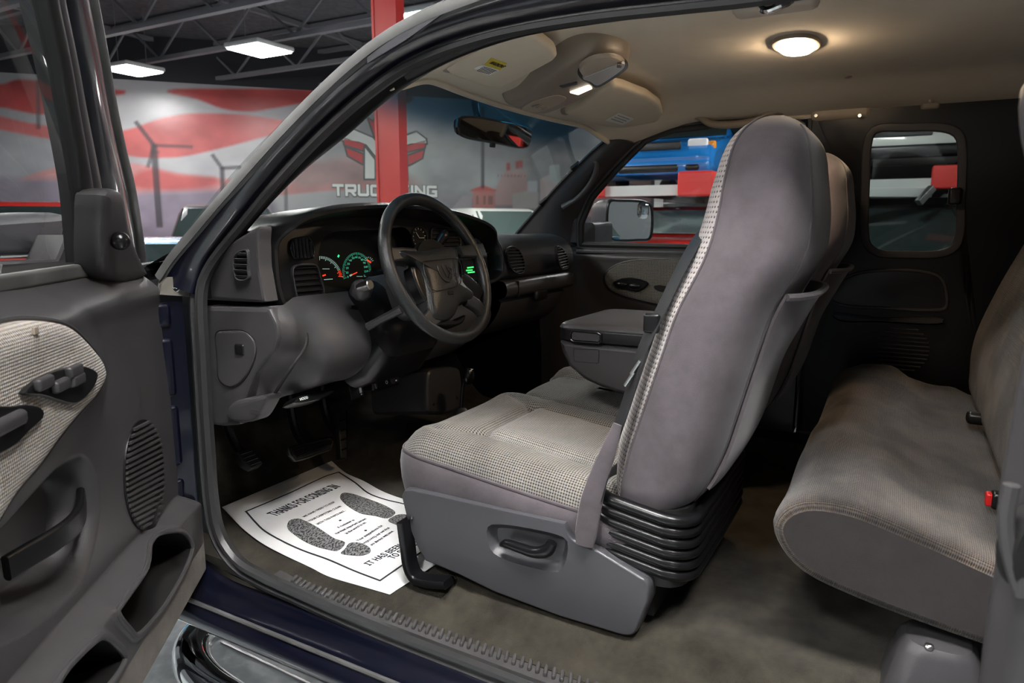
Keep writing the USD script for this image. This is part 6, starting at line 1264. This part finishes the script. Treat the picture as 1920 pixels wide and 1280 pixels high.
obj('insert_rim', tube(wp_(np.column_stack([EP, np.full(110, .004)])), .004, 8, True), 'plastic_satin', pdoor)
sq = curve(yz([(1150, 530), (1165, 522), (1190, 521), (1216, 530), (1214, 536), (1196, 546), (1172, 541), (1156, 538)], .075), 40, True); swp = obj('switch_panel', facing(plate(sq, [(0, .004), (0, .016), (.003, .019)], wp_), (-1, 0, 0)), 'plastic_black', pdoor)
for a, b in ((1166, 533), (1190, 536)): c = yz([(a, b)], .085)[0]; mm = trimesh.creation.icosphere(2, .016); mm.apply_scale((.5, 1.4, .6)); mm.apply_translation(wp_(A([[*c, .02]]))[0]); obj('switch_rocker', mm, 'plastic_dark', swp)
sq = curve(yz([(1226, 537), (1236, 534), (1262, 540), (1300, 545), (1300, 552), (1250, 548), (1230, 543)], .075), 30, True); obj('pull_slot', facing(plate(sq, [(0, .006), (0, .013), (.001, .014)], wp_), (-1, 0, 0)), 'void_black', pdoor)
# window opening, frame and glass
WO = np.vstack([yz([(1300, 463), (1092, 458), (1093, 418), (1113, 371), (1160, 317), (1213, 264), (1262, 245), (1340, 236), (1440, 234), (1500, 236)], .0), [(.30, .90), (.30, .68)]]); WOc = curve(WO, 140, True, True)
obj('window_frame', tube(wallx(np.column_stack([WOc, np.full(140, .012)])), .0115, 8, True), 'rubber', pdoor); obj('frame_edge', tube(wallx(np.column_stack([inset(WOc, -.014), np.full(140, .018)])), .006, 6, True), 'plastic_satin', pdoor)
wv, wf = trimesh.creation.triangulate_polygon(Polygon(WOc).buffer(.002), engine='earcut'); obj('window_glass', trimesh.Trimesh(wallx(np.column_stack([wv, np.full(len(wv), -.01)])), wf, process=False), 'door_glass', pdoor)
sq = yz([(1087, 456), (1088, 408), (1070, 412), (1030, 442), (1020, 458)], .0); obj('mirror_sail', facing(plate(curve(sq, 40, True, True), [(0, 0), (0, .02), (.004, .026)], wallx), (-1, 0, 0)), 'plastic_satin', pdoor); b0 = wallx(np.column_stack([yz([(1090, 470), (1500, 476)]), [.046, .046]])); obj('belt_rail', sweep(A([b0[0] * (1 - k) + b0[1] * k for k in np.linspace(0, 1, 8)]), rrect(.012, .016, .005, 3), np.tile(-X, (8, 1))), 'plastic_shield', pdoor)
# outside mirror of the passenger door
pm = thing('door_mirror', 'large square passenger tow mirror with a small round spot glass outside the window', 'mirror', at(1180, 412, x=1.92))
mfr = Frame(at(1180, 412, x=1.92), unit(A([.86, -.50, 0])), (0, 0, 1)); mfr.w = -mfr.w if mfr.w @ (CAM - mfr.o) < 0 else mfr.w
mq = curve(mfr.pxs([(1136, 386), (1142, 374), (1160, 373), (1208, 376), (1221, 384), (1222, 440), (1216, 451), (1196, 453), (1146, 452), (1137, 444)]), 70, True)
obj('housing', plate(mq, [(.05, -.14), (.02, -.12), (.003, -.07), (0, -.02), (0, 0), (.003, .004), (.006, .003)], mfr), 'plastic_satin', pm); obj('mirror_frame', bandring(inset(mq, .002), inset(mq, .013), .009, mfr), 'plastic_black', pm); obj('mirror_glass', plate(inset(mq, .009), [(0, .0), (0, .0045)], mfr), 'mirror_glass', pm, 'bright mirror glass')
sp_ = mfr.px(1206, 394, .006); R_ = [np.column_stack([ell(.030 * k, .036 * k, 36, 2.6) + sp_, np.full(36, .006 + .010 * math.sqrt(max(0, 1 - .9 * k * k)))]) for k in (1, .9, .7, .45, .2)]; obj('spot_mirror', loft(mfr(A([np.column_stack([ell(.031, .037, 36, 2.6) + sp_, np.full(36, .004)])] + R_))), 'mirror_glass', pm)
a, b, c, d = at(1100, 432, x=1.62), at(1140, 425, x=1.88), at(1100, 450, x=1.62), at(1140, 446, x=1.88); obj('mirror_arm', sweep(curve(A([(a + c) / 2, (b + d) / 2]), 6), rrect(.10, .07, .02, 4), np.tile(A([0, 0, 1.0]), (6, 1))), 'plastic_satin', pm)
# rear passenger door
rdoor = thing('rear_door', 'dark trimmed passenger rear door with a small rounded window and oval arm recess', 'truck door', (1.58, .0, .5))
RO = Polygon([(.285, .0), (.285, 1.10), (-.30, 1.10), (-.30, .0)]); RW = curve(yz([(1642, 250), (1700, 246), (1770, 247), (1790, 256), (1796, 280), (1794, 380), (1792, 440), (1784, 460), (1766, 469), (1700, 471), (1648, 468), (1632, 455), (1628, 430), (1630, 340), (1634, 270)], .03), 90, True)
m = trimesh.creation.extrude_polygon(RO.difference(Polygon(RW)), .03, engine='earcut')
m = m.subdivide_to_size(.12); m.vertices = wallx(m.vertices); obj('trim_panel', fix(m), 'plastic_dark', rdoor, smooth=20)
obj('window_trim', facing(bandring(inset(RW, -.022), inset(RW, .002), .010, lambda v: wallx(v + A([0, 0, .03]))), (-1, 0, 0)), 'plastic_grey', rdoor); wv, wf = trimesh.creation.triangulate_polygon(Polygon(RW).buffer(.004), engine='earcut'); obj('window_glass', trimesh.Trimesh(wallx(np.column_stack([wv, np.full(len(wv), .002)])), wf, process=False), 'rear_glass', rdoor, 'tinted rear door glass')
c = yz([(1790, 368)], .04)[0]; obj('window_latch', place(rbox(.035, .05, .03, .008, (0, 0, 0)), Frame(wallx(A([[*c, .05]]))[0], (0, 1, 0), (0, 0, 1))), 'plastic_black', rdoor)
oq = curve(yz([(1548, 560), (1560, 535), (1600, 512), (1660, 504), (1730, 506), (1765, 518), (1778, 550), (1774, 580), (1740, 584), (1650, 580), (1580, 575)], .035), 80, True); obj('arm_recess_rim', facing(bandring(oq, inset(oq, .010), .008, lambda v: wallx(v + A([0, 0, .03]))), (-1, 0, 0)), 'plastic_satin', rdoor); obj('arm_recess', facing(plate(inset(oq, .008), [(0, .02), (0, .0315)], wallx), (-1, 0, 0)), 'plastic_black', rdoor)
oq = curve(yz([(1560, 588), (1650, 596), (1770, 598), (1770, 606), (1650, 604), (1570, 600)], .04), 50, True); obj('arm_ledge', facing(plate(oq, [(0, .02), (0, .045), (.006, .052)], wallx), (-1, 0, 0)), 'plastic_satin', rdoor)
c = yz([(1692, 655)], .035)[0]; obj('speaker_recess', facing(plate(c + ell(.075, .078, 40), [(0, .028), (0, .032)], wallx), (-1, 0, 0)), 'plastic_black', rdoor)
for k in range(11):
    v = -.066 + .0132 * k; w_ = .075 * math.sqrt(1 - (v / .078) ** 2); sg_ = A([[c[0] + s * w_, c[1] + v, .034] for s in np.linspace(-1, 1, 5)]); obj('speaker_slat', sweep(wallx(sg_), rrect(.004, .005, .0015, 2), np.tile(-X, (5, 1))), 'plastic_satin', rdoor)
obj('door_shell', cat(box((1.60, -.30, -.05), (1.66, .285, .66))), 'navy_paint', rdoor)
q = A([side(a, b, .02, True) for a, b in [(1519, 222), (1519, 250), (1521, 300), (1524, 400)]]); q = np.vstack([q, [(1.565, .285, .5), (1.565, .285, .05)]]); obj('seal', tube(curve(q, 24), .006, 8), 'rubber_grey', rdoor)
# rear corner trim, belt pillar and sill on the passenger side
gy, gz = np.linspace(-.29, -.70, 24), np.linspace(0, 1.09, 20); g = A([[(1.57 - fx(z) - .09 * sstep(-.33, -.45, y) - .25 * sstep(-.6, -.7, y), y, z) for z in gz] for y in gy]); obj('corner_trim', facing(grid(g), (-1, .3, 0)), 'plastic_dark', cab, smooth=60)
obj('sill_plate', box((1.535, -.7, -.01), (1.60, 1.42, .035)), 'plastic_satin', cab); obj('side_shell', cat(box((1.60, -.72, -.2), (1.66, 1.5, -.01)), box((1.50, -.72, 1.10), (1.60, 1.0, 1.20)), box((1.48, -.74, .6), (1.62, -.31, 1.12))), 'navy_paint', cab)
kx = A([[(1.56 - .02 * (z > .3), y, z) for z in np.linspace(0, .60, 6)] for y in np.linspace(1.28, 1.84, 8)]); obj('kick_trim', facing(grid(kx), (-1, 0, 0)), 'plastic_dark', cab)
kx = A([[(1.56, y, z) for z in np.linspace(0, .60, 6)] for y in np.linspace(1.43, 1.84, 8)]); obj('kick_trim', facing(grid(kx * A([-1, 1, 1]) + A([1.62, 0, 0])), (1, 0, 0)), 'plastic_dark', cab)
# ================================================================ the open rear door on the driver side, cut by the frame
rd = thing('rear_door', 'open driver side rear door edge in pale grey trim at the right border of the photo', 'truck door', (-.3, -.1, .4))
EDGE = [(1925, 120), (1903, 165), (1901, 215), (1910, 280), (1930, 340), (1950, 430), (1940, 520), (1915, 640), (1893, 760), (1876, 860), (1864, 930), (1860, 1000), (1855, 1090), (1838, 1190), (1826, 1290), (1815, 1370)]
e = curve(np.vstack([[(-.335, -.090, 1.06), (-.34, -.082, .95)], A([at(a, b, x=-.35) for a, b in EDGE]), [(-.35, -.080, .20), (-.35, -.082, .0), (-.345, -.09, -.05)]]), 90); dirn = unit(A([.467, -.884, 0])); nrm = A([-.884, -.467, 0])
S = []
for q in e:
    r = rrect(.34, .07, .026, 6) + A([.185, 0]); S.append(q + r[:, :1] * dirn + r[:, 1:] * nrm)
obj('trim_panel', loft(A(S)), 'plastic_grey', rd); rfm = Frame(A([-.35, -.08, 0]), dirn, (0, 0, 1)); sgn = np.sign(rfm.w @ nrm)
for sd in (1, -1): obj('window_glass', place(plate(rrect(.20, .30, .04, 6) + A([.20, .84]), [(0, 0), (0, .002), (.002, .003)]), Frame(rfm.o + nrm * .0345 * sd, dirn, (0, 0, 1)) if sd * sgn > 0 else Frame(rfm.o + nrm * .0345 * sd + dirn * .40, -dirn, (0, 0, 1))), 'car_window', rd)
obj('arm_recess', place(plate(rrect(.20, .14, .05, 6) + A([.21, .50]), [(0, 0), (0, .003), (.003, .004)]), Frame(rfm.o + nrm * .0345, dirn, (0, 0, 1)) if sgn > 0 else Frame(rfm.o + nrm * .0345 + dirn * .42, -dirn, (0, 0, 1))), 'plastic_satin', rd)
e2 = curve(A([at(a, b, x=-.372) for a, b in [(1890, 905), (1880, 960), (1882, 1010), (1894, 1060), (1910, 1110)]]), 24); obj('trim_ridge', tube(e2 + nrm * .004, .006, 8), 'plastic_grey', rd)
q = at(1917, 1020, x=-.352); obj('latch_hole', place(plate(ell(.022, .035, 24), [(0, -.02), (0, .002)]), Frame(q + nrm * .022, dirn, (0, 0, 1)) if Frame(q, dirn, (0, 0, 1)).w @ nrm > 0 else Frame(q + nrm * .022, -dirn, (0, 0, 1))), 'void_black', rd)
